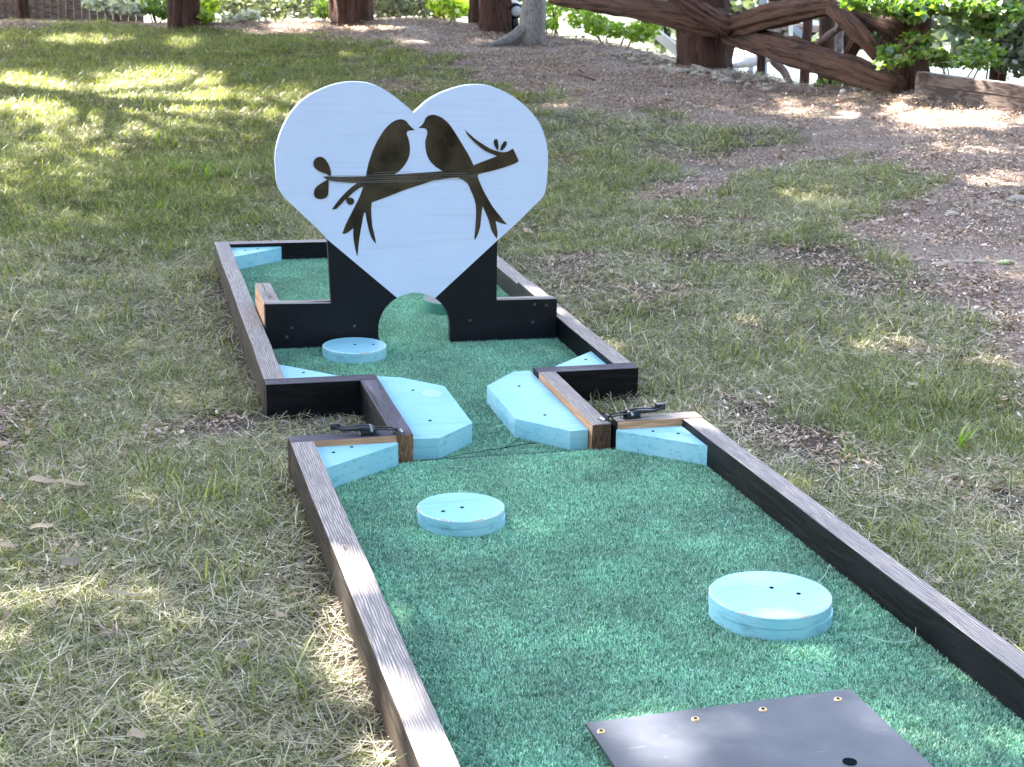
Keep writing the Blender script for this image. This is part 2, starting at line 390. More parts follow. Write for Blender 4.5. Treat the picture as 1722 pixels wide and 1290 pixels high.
def grow(a, b, s0, to, k=1.22):
    out = []; s = s0; x_ = b
    while x_ < to: s *= k; x_ += s; out.append(x_)
    return out
fx = list(np.arange(-3.2, 9.0, .13)); fy = list(np.arange(-4.4, 20, .13))
xs = [-3.2 - (q + 3.2) for q in grow(0, -3.2, .13, 260)][::-1]; xs = [-3.2 - (q - -3.2) for q in grow(0, -3.2, .13, 260)][::-1] + fx + grow(0, 9.0, .13, 300)
ys = [-4.4 - (q - -4.4) for q in grow(0, -4.4, .13, 60)][::-1] + fy + grow(0, 20, .13, 400, 1.12)
X, Y = np.meshgrid(xs, ys); Zg = ground(X, Y)
V = np.stack([X.ravel(), Y.ravel(), Zg.ravel()], 1); nx, ny = len(xs), len(ys)
I = np.arange(nx * ny).reshape(ny, nx)
F = np.stack([I[:-1, :-1].ravel(), I[:-1, 1:].ravel(), I[1:, 1:].ravel(), I[1:, :-1].ravel()], 1)
me = mesh_np('ground', V, F, True)
gr = link('ground', me, [M['soil'], M['bank']]); props(gr, kind='structure')
fc = V[F].mean(1); far = (np.hypot(fc[:, 0] - CAM[0], fc[:, 1] - CAM[1]) > 30).astype(np.int32)
me.polygons.foreach_set('material_index', far)
bm = bmesh.new()
vs = [bm.verts.new(p) for p in ((-40, 12, -1.6), (140, 12, -1.6), (140, 110, -1.6), (-40, 110, -1.6))]; bm.faces.new(vs)
props(link('pond_water', bm_to_mesh(bm, 'pond_water'), M['water']), kind='structure')

# ================================================================ GOLF COURSE
H = .1145; ZT = .034; T = .0625
def plank(name, parent, x0, x1, y0, y1, z0, z1, along='x', top='top_grey', side='side_black', ends=None, faces=None, wob=.0012, label=None):
    """a board whose own x runs along its length; faces = {'+x': material...} in the parent's axes"""
    L = (x1 - x0) if along == 'x' else (y1 - y0); Wd = (y1 - y0) if along == 'x' else (x1 - x0); Ht = z1 - z0
    bm = bmesh.new(); add_box(bm, -L / 2, L / 2, -Wd / 2, Wd / 2, -Ht / 2, Ht / 2)
    n = max(2, int(L / .08))
    for k in range(1, n):
        xx = -L / 2 + L * k / n
        bmesh.ops.bisect_plane(bm, geom=bm.verts[:] + bm.edges[:] + bm.faces[:], plane_co=(xx, 0, 0), plane_no=(1, 0, 0))
    bevel(bm, .0035, 2)
    rr = random.random() * 9
    for v in bm.verts:
        s = math.sin(v.co.x * 7 + rr) * .6 + math.sin(v.co.x * 19 + rr * 2) * .4
        v.co.y += s * wob; v.co.z += math.sin(v.co.x * 5 + rr * 3) * wob * .5
    me = bm_to_mesh(bm, name)
    o = link(name, me, [M[side], M[top]], parent)
    o.location = ((x0 + x1) / 2, (y0 + y1) / 2, (z0 + z1) / 2)
    if along == 'y': o.rotation_euler = (0, 0, math.pi / 2)
    idx = {}
    for k, mt in (faces or {}).items():
        me.materials.append(M[mt]); idx[k] = len(me.materials) - 1
    # axes of the parent expressed in the board: along y -> parent +x is local -y
    for p in me.polygons:
        nn = p.normal
        w_ = (nn.x, nn.y, nn.z) if along == 'x' else (-nn.y, nn.x, nn.z)
        p.material_index = 1 if w_[2] > .7 else 0
        for k in idx:
            ax = 'xyz'.index(k[1]); sg = 1 if k[0] == '+' else -1
            if w_[ax] * sg > .7: p.material_index = idx[k]
    if label: o['label'] = label
    return o
def screw_holes(parent, spots, z, mat='hole', r=.0050, name='screw_hole'):
    me = None
    for x_, y_ in spots:
        if me is None:
            bm = bmesh.new(); bmesh.ops.create_cone(bm, segments=14, radius1=r, radius2=r, depth=.003, cap_ends=True); me = bm_to_mesh(bm, name); me.materials.append(M[mat])
        o = bpy.data.objects.new(name, me); COL.objects.link(o); o.parent = parent; o.location = (x_, y_, z - .0003)

# ---- near section
A = empty('golf_course_section')
props(A, 'near section of the mini golf hole, long wooden turf box with a dark plate', 'golf course', 'sections of the mini golf hole')
YN = -2.46
plank('side_rail', A, 0, T + .002, YN, -T - .001, -.04, H, 'y', 'top_grey', 'side_brown', faces={'+x': 'side_black'}, label='left rail with grey weathered top and sunlit patches')
plank('side_rail', A, 1.21 - T, 1.21, YN, -T - .001, -.04, H, 'y', 'top_grey', 'side_black', faces={'+x': 'side_brown'}, label='right rail with grey weathered top')
plank('end_rail', A, 0, .298, -T, 0, -.04, H + .001, 'x', 'top_dark', 'side_black', faces={'-y': 'raw'}, label='left half of the end rail with bare cedar inside face')
plank('end_rail', A, .948, 1.213, -T, 0, -.04, H + .001, 'x', 'top_pale', 'side_black', faces={'-y': 'raw'}, label='right half of the end rail with bare cedar inside face')
plank('end_rail', A, 0, 1.21, YN - T - .001, YN - .001, -.04, H, 'x', 'top_grey', 'side_black', label='end rail nearest the viewer')
bm = bmesh.new(); add_box(bm, T + .003, 1.21 - T - .001, YN, -.003 - T, .0, ZT - .002); add_box(bm, .37, .88, -T - .0028, -.034, .0, ZT - .003)
link('turf_backing', bm_to_mesh(bm, 'turf_backing'), M['turf_base'], A)

# ---- far section (slightly tilted with the slope)
ux = Vector((1, 0, RLB)).normalized(); uz = ux.cross(Vector((0, 1, SLB))).normalized(); uy = uz.cross(ux)
MB = Matrix((ux, uy, uz)).transposed()
EB = MB.to_euler(); LB = 2.4133; WB = 1.2298
def b2w(u, v, z_=0.): return Vector(BOX_B) + MB @ Vector((u, v, z_))
B = empty('golf_course_section', BOX_B, EB)
props(B, 'far section of the mini golf hole, box around the white heart with a narrow neck', 'golf course', 'sections of the mini golf hole')
T2 = .0655
plank('side_rail', B, 0, T2, T2 + .001, LB, -.06, H, 'y', 'top_grey', 'side_brown', faces={'+x': 'side_black'})
plank('side_rail', B, WB - T2, WB, T2 + .001, LB, -.06, H, 'y', 'top_pale', 'side_black')
plank('far_rail', B, T2 + .001, WB - T2 - .001, LB - T2, LB - .001, -.06, H, 'x', 'top_grey', 'side_black')
plank('front_rail', B, 0, .357, 0, T2, -.05, H + .0005, 'x', 'top_dark', 'side_black', label='front rail left of the neck, black and scuffed')
plank('front_rail', B, .884, 1.232, 0, T2, -.05, H + .0005, 'x', 'top_dark', 'side_black', label='front rail right of the neck, black with raised grain')
plank('neck_rail', B, .297, .357, -.578, -.001, .004, H + .002, 'y', 'top_dark', 'side_black', faces={'-y': 'end_brown'}, label='left neck rail with dark top and brown cut end')
plank('neck_rail', B, .886, .943, -.586, -.001, .004, H + .002, 'y', 'top_pale', 'side_black', faces={'-y': 'end_dark', '-x': 'raw'}, label='right neck rail, worn to bare wood along its edge')
bm = bmesh.new(); add_box(bm, T2 + .001, WB - T2 - .001, T2 + .001, LB - T2 - .001, .0, ZT - .002); add_box(bm, .358, .883, -.585, T2 + .0005, .0, ZT - .0025)
link('turf_backing', bm_to_mesh(bm, 'turf_backing'), M['turf_base'], B)

# ---- blue blocks
def block(name, label, cat, group, poly, z0, z1, parent_box, holes, inset=0, extra=None):
    cx_ = sum(p[0] for p in poly) / len(poly); cy_ = sum(p[1] for p in poly) / len(poly)
    loc = Vector((cx_, cy_, z0)) if not parent_box else b2w(cx_, cy_, z0)
    e = empty(name, loc, EB if parent_box else (0, 0, 0)); props(e, label, cat, group)
    bm = bmesh.new(); add_prism(bm, [(p[0] - cx_, p[1] - cy_) for p in poly], 0, z1 - z0)
    bevel(bm, .0022, 1)
    me = bm_to_mesh(bm, 'painted_block'); link('painted_block', me, [M['blue'], M['blue_side'], M['blue_edge']], e)
    for p in me.polygons: p.material_index = 0 if p.normal.z > .95 else (1 if abs(p.normal.z) < .2 and p.area > 2e-4 else 2)
    screw_holes(e, [(a_ - cx_, b_ - cy_) for a_, b_ in holes], z1 - z0)
    if extra: extra(e, cx_, cy_)
    return e
def knot(e, cx_, cy_):
    bm = bmesh.new(); bmesh.ops.create_circle(bm, cap_ends=True, segments=24, radius=1)
    for v in bm.verts: v.co = (v.co.x * .031, v.co.y * .038, 0)
    link('wood_knot', bm_to_mesh(bm, 'wood_knot'), M['knot'], e, (.505 - cx_, -.124 - cy_, .0639))
m, t, bs = new_mat('painted_knot'); vv = mapping(t, (30, 30, 30)); f = noise(t, vv, .8, 4, .6, 1.5)
t.links.new(mix(t, ramp(t, f, [(.35, 0.), (.6, 1.)]), (.30, .38, .42), (.34, .60, .68)), bs.inputs['Base Color']); bs.inputs['Roughness'].default_value = .4; bump(t, bs, f, .4, .002); M['knot'] = m
g_side = 'aqua side blocks in the neck'; g_cor = 'aqua corner wedges'; g_disc = 'aqua disc obstacles'
block('side_block', 'left aqua neck block with an oval wood knot on its top', 'block', g_side,
      [(.359, -.566), (.434, -.571), (.560, -.445), (.560, -.05), (.44, .075), (.372, .10), (.359, .10)], ZT, .0975, True, [(.452, -.079), (.441, -.403)], extra=knot)
block('side_block', 'right aqua neck block beside the bare-edged rail, smooth top without a knot', 'block', g_side,
      [(.884, .10), (.825, .095), (.699, -.055), (.699, -.415), (.828, -.56), (.884, -.556)], ZT, .0935, True, [(.800, -.076), (.797, -.394)])
block('corner_wedge', 'aqua corner wedge left of the brown cut rail end, next to the left latch', 'wedge', g_cor,
      [(T + .004, -T - .002), (.296, -T - .002), (.298, -.082), (.068, -.262), (T + .004, -.264)], ZT, .097, False, [(.111, -.124), (.167, -.085)])
block('corner_wedge', 'aqua corner wedge in the right corner of the near section with a pale dry-brushed top', 'wedge', g_cor,
      [(1.21 - T - .002, -T - .002), (.9445, -T - .002), (.9445, -.075), (1.21 - T - .002, -.272)], ZT, .093, False, [(1.044, -.101), (1.108, -.139)])
block('corner_wedge', 'aqua corner wedge in the far left corner behind the heart', 'wedge', g_cor,
      [(T2 + .002, LB - T2 - .002), (.300, LB - T2 - .002), (.300, 2.325), (T2 + .002, 2.13)], ZT, .097, True, [(.13, 2.27), (.19, 2.30)])
block('corner_wedge', 'aqua corner wedge behind the front rail below the small disc', 'wedge', g_cor,
      [(T2 + .002, T2 + .002), (.30, T2 + .002), (.30, .085), (T2 + .002, .31)], ZT, .095, True, [(.14, .19)])
block('corner_wedge', 'small aqua corner wedge peeking over the right front rail of the far section', 'wedge', g_cor,
      [(WB - T2 - .002, T2 + .002), (.93, T2 + .002), (.93, .085), (WB - T2 - .002, .305)], ZT, .095, True, [(1.11, .20)])

def disc(label, x_, y_, R_, parent_box, th, layers, holes, mat='blue', side='blue_side'):
    loc = b2w(x_, y_, ZT) if parent_box else Vector((x_, y_, ZT))
    e = empty('disc_obstacle', loc, EB if parent_box else (0, 0, 0)); props(e, label, 'disc', g_disc)
    for k in range(layers):
        bm = bmesh.new(); h0 = th * k / layers; h1 = th * (k + 1) / layers - (.0011 if k < layers - 1 else 0)
        rr = R_ * (1.004 if k == 0 and layers > 1 else 1)
        bmesh.ops.create_cone(bm, segments=72, radius1=rr, radius2=rr, depth=h1 - h0, cap_ends=True)
        for v in bm.verts:
            a_ = math.atan2(v.co.y, v.co.x); q_ = 1 + .006 * math.sin(3 * a_ + k * .5) + .003 * math.sin(7 * a_ + k)
            v.co.x *= q_; v.co.y *= q_; v.co.z += (h0 + h1) / 2
            if k == 0 and layers > 1: v.co.x += .003
        bm.normal_update(); es = [e_ for e_ in bm.edges if e_.is_manifold and e_.calc_face_angle(0) > .5]; tp_ = [e_ for e_ in es if k == layers - 1 and e_.verts[0].co.z > th * .8]
        bmesh.ops.bevel(bm, geom=tp_, offset=.0028, segments=1, affect='EDGES')
        bm.normal_update()
        for e_ in bm.edges: e_.smooth = not (e_.is_manifold and e_.calc_face_angle(0) > .45)
        me = bm_to_mesh(bm, 'plywood_round'); o = link('plywood_round', me, [M[mat], M[side], M['blue_edge'] if side == 'blue_side' else M[side]], e)
        for p in me.polygons:
            p.material_index = 0 if p.normal.z > .95 else (1 if abs(p.normal.z) < .2 or (p.center.z < th * .7 and layers > 1) or p.center.z < .01 else 2)
            p.use_smooth = abs(p.normal.z) < .3
    screw_holes(e, [(a_ - x_, b_ - y_) for a_, b_ in holes], th)
    return e
disc('large bright aqua disc on the near turf by the right rail, chipped along its edge', .886, -1.290, .131, False, .052, 2, [(.901, -1.262), (.944, -1.306)], 'blue_bright')
disc('medium aqua disc on the near turf in front of the left neck block, two layers', .367, -.572, .1095, False, .042, 2, [(.368, -.582), (.316, -.600)])
disc('thin aqua disc on the far turf in front of the black heart support', .372, .600, .1135, True, .040, 1, [(.374, .605), (.439, .595)])
disc('round block with grey top and green side, seen only through the arch of the heart', .868, 1.26, .115, True, .045, 1, [], 'grey_top', side='green_side')

# ---- the heart
SH = {'heart':[(0.6052,0.8798),(0.5853,0.8979),(0.5621,0.9165),(0.5389,0.9351),(0.5159,0.951),(0.493,0.9644),(0.4701,0.9745),(0.4506,0.9808),(0.4311,0.9845),(0.4117,0.9863),(0.3923,0.9869),(0.3729,0.9862),(0.3536,0.9836),(0.331,0.9791),(0.3085,0.9727),(0.286,0.9638),(0.2635,0.9537),(0.241,0.9417),(0.2184,0.9271),(0.201,0.9126),(0.1862,0.8962),(0.1719,0.8791),(0.1602,0.8608),(0.1497,0.8424),(0.1404,0.8228),(0.1311,0.7999),(0.1237,0.7757),(0.1189,0.7566),(0.1167,0.7374),(0.115,0.715),(0.1159,0.6925),(0.1168,0.6699),(0.1183,0.6473),(0.1218,0.6298),(0.1273,0.6135),(0.1367,0.5971),(0.1493,0.5806),(0.1697,0.5607),(0.194,0.5373),(0.2262,0.5058),(0.2585,0.4741),(0.2956,0.4328),(0.5432,0.216),(0.6893,0.2148),(0.924,0.4187),(0.9644,0.4535),(1.004,0.4897),(1.0313,0.5165),(1.0586,0.5433),(1.0756,0.5594),(1.0892,0.5755),(1.0958,0.5876),(1.0996,0.6012),(1.1021,0.6317),(1.1039,0.6621),(1.1046,0.6856),(1.1045,0.7092),(1.1031,0.7293),(1.1004,0.7495),(1.0954,0.7729),(1.0884,0.7962),(1.0808,0.8162),(1.0705,0.8362),(1.0574,0.8567),(1.0416,0.8759),(1.0245,0.893),(1.0062,0.9088),(0.9859,0.9238),(0.9643,0.9382),(0.9435,0.9499),(0.9229,0.9596),(0.9023,0.9673),(0.8819,0.9731),(0.8615,0.9769),(0.8412,0.9782),(0.8177,0.9781),(0.7942,0.9761),(0.7708,0.9715),(0.7475,0.965),(0.7242,0.9572),(0.701,0.9482),(0.6811,0.9385),(0.6613,0.9268),(0.6448,0.9146),(0.6316,0.9023)],
'birdL':[(0.609,0.8195),(0.597,0.8293),(0.5856,0.841),(0.5803,0.8488),(0.5723,0.8547),(0.5637,0.8573),(0.5558,0.8573),(0.5472,0.856),(0.5393,0.8535),(0.5307,0.849),(0.5228,0.8438),(0.513,0.8355),(0.5031,0.8252),(0.4932,0.8116),(0.4834,0.7961),(0.4748,0.7819),(0.467,0.7671),(0.4597,0.7509),(0.4538,0.7347),(0.4485,0.7197),(0.4439,0.7054),(0.4399,0.6891),(0.4366,0.6728),(0.4339,0.6565),(0.4306,0.6368),(0.4206,0.6107),(0.414,0.591),(0.406,0.5733),(0.3974,0.5569),(0.3874,0.5379),(0.3774,0.5182),(0.3687,0.5018),(0.3607,0.4853),(0.354,0.4682),(0.3486,0.453),(0.3559,0.4521),(0.3639,0.454),(0.3772,0.4624),(0.3878,0.4721),(0.3877,0.4555),(0.3883,0.4388),(0.3903,0.422),(0.3935,0.4051),(0.3975,0.3862),(0.4021,0.3679),(0.4048,0.3867),(0.4062,0.4048),(0.4089,0.4249),(0.4116,0.4449),(0.4157,0.4689),(0.4204,0.4915),(0.4231,0.5087),(0.4271,0.5259),(0.4318,0.5279),(0.4344,0.5125),(0.437,0.4965),(0.4404,0.4804),(0.4443,0.4636),(0.449,0.4481),(0.455,0.4333),(0.4624,0.4223),(0.4704,0.4134),(0.4684,0.4289),(0.465,0.4438),(0.461,0.4613),(0.457,0.4774),(0.455,0.4975),(0.4537,0.5175),(0.453,0.5408),(0.455,0.5639),(0.5169,0.5908),(0.5368,0.6421),(0.538,0.6638),(0.5447,0.6677),(0.5513,0.6716),(0.5593,0.6794),(0.5673,0.6878),(0.5759,0.6989),(0.5831,0.7113),(0.5877,0.7218),(0.591,0.7335),(0.5922,0.7466),(0.5921,0.7597),(0.5901,0.7728),(0.5873,0.7852),(0.5839,0.7956),(0.5799,0.8047),(0.5805,0.8112),(0.5845,0.817)],
'branch':[(0.2799,0.6576),(0.3008,0.6587),(0.3452,0.6569),(0.4306,0.6572),(0.4835,0.6598),(0.5367,0.6632),(0.5901,0.6658),(0.637,0.668),(0.6774,0.6702),(0.7145,0.6724),(0.7654,0.6752),(0.8232,0.6785),(0.8264,0.6931),(0.8535,0.7035),(0.8807,0.7132),(0.8997,0.7204),(0.9134,0.7249),(0.8905,0.7337),(0.8663,0.7445),(0.8483,0.7572),(0.8317,0.7706),(0.8172,0.7838),(0.8041,0.7977),(0.7971,0.8083),(0.7922,0.8194),(0.8025,0.8095),(0.8142,0.7996),(0.8314,0.7851),(0.8487,0.7738),(0.866,0.7631),(0.8867,0.751),(0.9061,0.7442),(0.9213,0.7401),(0.9365,0.738),(0.9488,0.7399),(0.9597,0.7452),(0.9706,0.7517),(0.9822,0.7297),(0.9932,0.7069),(0.9864,0.7009),(0.9775,0.697),(0.9542,0.6885),(0.9296,0.6807),(0.8953,0.6718),(0.8611,0.6648),(0.842,0.6603),(0.8399,0.6276),(0.8036,0.6281),(0.7863,0.6403),(0.7692,0.6492),(0.7454,0.6481),(0.7149,0.6452),(0.6777,0.6397),(0.6307,0.6243),(0.5771,0.6085),(0.517,0.5855),(0.455,0.5639),(0.4252,0.5776),(0.424,0.6205),(0.4108,0.6161),(0.3975,0.607),(0.3843,0.5967),(0.3711,0.5837),(0.3592,0.5747),(0.3486,0.563),(0.338,0.5526),(0.3281,0.5423),(0.3116,0.5412),(0.3249,0.5595),(0.3381,0.5757),(0.3514,0.5906),(0.3659,0.6049),(0.3831,0.6204),(0.4022,0.6333),(0.3516,0.6378),(0.3255,0.6408),(0.3059,0.6436),(0.2929,0.6497)],
'birdR':[(0.6209,0.8266),(0.6302,0.8331),(0.6375,0.8402),(0.6421,0.8467),(0.6447,0.8545),(0.6473,0.8609),(0.6519,0.8661),(0.6592,0.8706),(0.6685,0.8726),(0.6785,0.8732),(0.6885,0.8706),(0.7006,0.866),(0.7121,0.8595),(0.7243,0.8491),(0.7359,0.8373),(0.7496,0.8183),(0.7634,0.7979),(0.7738,0.7815),(0.7843,0.7649),(0.7947,0.7484),(0.8052,0.7318),(0.8151,0.7138),(0.8243,0.6951),(0.8302,0.6718),(0.8393,0.6584),(0.8451,0.6416),(0.8531,0.6234),(0.8624,0.6032),(0.8731,0.5842),(0.8853,0.5638),(0.8982,0.5433),(0.9118,0.5254),(0.9268,0.5082),(0.9404,0.4909),(0.9561,0.4742),(0.9414,0.4765),(0.9274,0.4809),(0.9189,0.4852),(0.9119,0.488),(0.9159,0.4682),(0.9198,0.4476),(0.9201,0.4339),(0.9183,0.4216),(0.9068,0.4369),(0.8967,0.4542),(0.8915,0.4714),(0.8869,0.4885),(0.8811,0.5029),(0.8745,0.5166),(0.868,0.5302),(0.8616,0.5425),(0.8598,0.527),(0.8581,0.5094),(0.8564,0.4898),(0.8548,0.4694),(0.8503,0.4518),(0.845,0.4355),(0.8397,0.4261),(0.8336,0.4187),(0.8339,0.4371),(0.8356,0.4562),(0.8366,0.4766),(0.8376,0.4969),(0.838,0.5159),(0.8376,0.5341),(0.8359,0.5497),(0.8322,0.5646),(0.8257,0.5815),(0.8178,0.5984),(0.8114,0.6139),(0.8022,0.6294),(0.7656,0.6592),(0.7145,0.6717),(0.7057,0.6758),(0.6975,0.6812),(0.6887,0.6866),(0.6805,0.6933),(0.6696,0.7039),(0.6601,0.7165),(0.6539,0.731),(0.6497,0.7462),(0.6476,0.7626),(0.6474,0.7789),(0.6493,0.7887),(0.6526,0.7985),(0.6545,0.807),(0.6544,0.8148),(0.651,0.8213),(0.6436,0.8259),(0.6323,0.8266)],
'leafUL':[(0.3093,0.6593),(0.31,0.6723),(0.3075,0.684),(0.3031,0.6983),(0.2966,0.7101),(0.2896,0.7198),(0.2806,0.7264),(0.2709,0.7284),(0.2611,0.7259),(0.2533,0.7202),(0.2487,0.7118),(0.2479,0.7021),(0.2511,0.6917),(0.2581,0.6839),(0.2671,0.6773),(0.2801,0.672),(0.293,0.6679),(0.3008,0.6626)],
'leafLL':[(0.3014,0.6502),(0.2942,0.6458),(0.2863,0.6413),(0.2732,0.6336),(0.2601,0.6253),(0.2528,0.6163),(0.2488,0.6052),(0.2487,0.5941),(0.2532,0.5849),(0.2616,0.5795),(0.2727,0.578),(0.2838,0.5798),(0.2923,0.5843),(0.2983,0.5914),(0.3003,0.6025),(0.3012,0.6254)],
'leafS':[(0.3658,0.5851),(0.3724,0.5818),(0.381,0.5823),(0.3889,0.5775),(0.3921,0.5702),(0.3901,0.5617),(0.3842,0.5565),(0.3756,0.556),(0.3683,0.5607),(0.3644,0.568),(0.3618,0.5753)],
'leafA':[(0.9136,0.7442),(0.9058,0.7542),(0.9001,0.7655),(0.8978,0.7761),(0.9004,0.784),(0.9058,0.7866),(0.9113,0.7839),(0.9143,0.7753),(0.9159,0.7641),(0.9162,0.7535)],
'leafB':[(0.9232,0.7441),(0.9237,0.7541),(0.9276,0.764),(0.9335,0.7732),(0.9396,0.7785),(0.9458,0.7771),(0.9474,0.7698),(0.9442,0.7606),(0.9382,0.7526),(0.9308,0.7454)]}
HV = .727
Hh = empty('heart_obstacle', b2w(.61, HV, ZT), EB)
props(Hh, 'upright white heart board with two kissing birds over a black base with an arched hole', 'heart board')
def hl(u, z_): return (u - .61, z_ - ZT)
def vprism(name, poly, y0, y1, mat, smooth=False, bev=0.0, rough_mat=None):
    bm = bmesh.new()
    a = [bm.verts.new((hl(*p)[0], y0, hl(*p)[1])) for p in poly]; b = [bm.verts.new((hl(*p)[0], y1, hl(*p)[1])) for p in poly]
    bm.faces.new(a); bm.faces.new(b[::-1]); n = len(poly)
    for i in range(n): bm.faces.new((a[i], b[i], b[(i + 1) % n], a[(i + 1) % n]))
    if bev: bevel(bm, bev, 2)
    return link(name, bm_to_mesh(bm, name), mat, Hh)
AC = (.6135, .094); AR = .1345
tl, tr = (.2955, .4325), (.9205, .419); bl = (.5475, .2125); br_ = (.6880, .2105)
hp = [p for p in SH['heart']]
i0 = hp.index(min(hp, key=lambda p: (p[0] - .5475) ** 2 + (p[1] - .215) ** 2)); i1 = (i0 + 1) % len(hp)
def arc(a0, a1, n=18): return [(AC[0] + AR * math.cos(math.radians(a0 + (a1 - a0) * k / n)), AC[1] + AR * math.sin(math.radians(a0 + (a1 - a0) * k / n))) for k in range(n + 1)]
aL = math.degrees(math.atan2(bl[1] - AC[1], bl[0] - AC[0])); aR = math.degrees(math.atan2(br_[1] - AC[1], br_[0] - AC[0]))
aL = 119.; aR = 56.
PL = arc(aL, aL, 1)[0]; PR = arc(aR, aR, 1)[0]
heart_poly = hp[:i0] + arc(aL, aR, 12) + hp[i1 + 1:]
front = vprism('heart_panel', heart_poly, 0, .030, M['heart'], bev=.002)
def on_edge(u, side):                   # where the heart's lower edge crosses a column
    a_ = hp[i0 - 1] if side < 0 else hp[(i1 + 1) % len(hp)]; b_ = PL if side < 0 else PR
    k = (u - a_[0]) / (b_[0] - a_[0]); return (u, a_[1] + (b_[1] - a_[1]) * k)
leftp = [on_edge(tl[0], -1), (tl[0] + .012, .199), (.070, .204), (.072, ZT), (.497, ZT)] + [(.487, .045), (.480, .07)] + arc(178, aL, 10)
rightp = [on_edge(tr[0], 1)] + arc(aR, 4, 12) + [(.748, .06), (.751, ZT), (1.160, ZT), (1.157, .188), (.923, .190)]
vprism('base_panel', leftp, .001, .030, M['black'], bev=.0015)['label'] = 'black base panel left of the arch'
vprism('base_panel', rightp[::-1], .001, .030, M['black'], bev=.0015)['label'] = 'black base panel right of the arch'
def hplank(name, x0, x1, y0, y1, z0, z1, along, top, side='side_black', faces=None):
    return plank(name, Hh, x0 - .61, x1 - .61, y0, y1, z0 - ZT, z1 - ZT, along, top, side, faces=faces)
hplank('cross_brace', .074, .470, .031, .060, ZT, .202, 'x', 'top_grey')
hplank('cross_brace', .757, 1.156, .031, .066, ZT, .187, 'x', 'top_grey')
hplank('foot', .071, .130, .061, .40, ZT, .196, 'y', 'top_pale', 'raw', faces={'+x': 'side_black'})
hplank('foot', 1.098, 1.155, .067, .36, ZT, .180, 'y', 'top_grey')
# birds, cut from thin vinyl
def decal(name, polys, off, mat='vinyl', th=.0010, label=None):
    bm = bmesh.new()
    for poly in polys:
        a = [bm.verts.new((hl(*p)[0], -off - th, hl(*p)[1])) for p in poly]; b = [bm.verts.new((hl(*p)[0], -off, hl(*p)[1])) for p in poly]
        bm.faces.new(a); n = len(poly)
        for i in range(n): bm.faces.new((a[i], b[i], b[(i + 1) % n], a[(i + 1) % n]))
    bm.normal_update(); bmesh.ops.triangulate(bm, ngon_method='EAR_CLIP', faces=[f for f in bm.faces if len(f.verts) > 4])
    o = link(name, bm_to_mesh(bm, name), M[mat], Hh)
    if label: o['label'] = label
    return o
decal('bird_silhouette', [SH['birdL']], .0002, label='left bird facing right with forked tail')
decal('bird_silhouette', [SH['birdR']], .0003, label='right bird facing left with forked tail')
decal('branch_silhouette', [SH['branch']], .0016)
for k in ('leafUL', 'leafLL', 'leafS', 'leafA', 'leafB'): decal('leaf_silhouette', [SH[k]], .0018)
# scuff lines where the board was planed
lines = [((.565, 542), (1160, 548)), ]
bm = bmesh.new()
def px2b(zx, zy):                       # traced picture point -> board coordinates (fitted once)
    return (.11 + (zx - 75) * .0006705 + 0.0, .8798 - (zy - 225) * .000675)
zz = [(.660, .30, .80, .0011), (.6525, .30, .845, .0008), (.6465, .30, .845, .0008), (.6385, .30, .80, .0011), (.6335, .33, .70, .0008), (.669, .46, .60, .0008)]
for z_, u0, u1, hgt in zz:
    x0, z0 = hl(u0, z_); x1, z1 = hl(u1, z_ + .004)
    vs = [bm.verts.new(q) for q in ((x0, -.0029, z0), (x1, -.0029, z1), (x1, -.0029, z1 + hgt), (x0, -.0029, z0 + hgt))]; bm.faces.new(vs)
    vs2 = [bm.verts.new(q) for q in ((x0, -.0027, z0 + hgt), (x1, -.0027, z1 + hgt), (x1, -.0027, z1), (x0, -.0027, z0))]; bm.faces.new(vs2)
link('scuff_mark', bm_to_mesh(bm, 'scuff_mark'), simple('scuff', (.20, .19, .19), .5, 0, 90, .5, 0), Hh)
# screws on the black base
bm = bmesh.new(); bmesh.ops.create_cone(bm, segments=14, radius1=.006, radius2=.005, depth=.003, cap_ends=True); sme = bm_to_mesh(bm, 'screw'); sme.materials.append(M['screw_dark'])
for u, z_ in ((.163, .114), (.145, .080), (.391, .112), (.822, .117), (1.065, .101), (1.07, .17), (1.115, .165)):
    o = bpy.data.objects.new('screw', sme); COL.objects.link(o); o.parent = Hh; x0, z0 = hl(u, z_); o.location = (x0, -.0008, z0); o.rotation_euler = (math.pi / 2, 0, 0)

# ---- cover plate in the near turf
P = empty('cover_plate', (.605, -1.70, .052), (-.012, 0, 0)); props(P, 'dark slate rectangular cover plate on the turf held by a row of brass screws', 'plate')
bm = bmesh.new(); add_prism(bm, [(-.265, -.016), (-.262, -.62), (.262, -.62), (.265, 0.002)], 0, .007); bevel(bm, .0018, 2)
link('plate_sheet', bm_to_mesh(bm, 'plate_sheet'), M['plate'], P)
bm = bmesh.new(); add_box(bm, -.23, .23, -.60, -.03, -.020, -.0005); link('plate_frame', bm_to_mesh(bm, 'plate_frame'), M['side_black'], P)
bm = bmesh.new(); bmesh.ops.create_cone(bm, segments=18, radius1=.0082, radius2=.0065, depth=.003, cap_ends=True); sm = bm_to_mesh(bm, 'screw'); sm.materials.append(M['brass'])
bm = bmesh.new(); bmesh.ops.create_cone(bm, segments=10, radius1=.0034, radius2=.0034, depth=.002, cap_ends=True); sk = bm_to_mesh(bm, 'screw_recess'); sk.materials.append(M['hole'])
for x_, y_ in ((.357, -1.754), (.538, -1.748), (.673, -1.741), (.827, -1.734), (.357, -2.28), (.538, -2.28), (.673, -2.28), (.827, -2.28)):
    o = bpy.data.objects.new('screw', sm); COL.objects.link(o); o.parent = P; o.location = (x_ - .605, y_ + 1.70, .0075)
    q = bpy.data.objects.new('screw_recess', sk); COL.objects.link(q); q.parent = o; q.location = (0, 0, .0012)
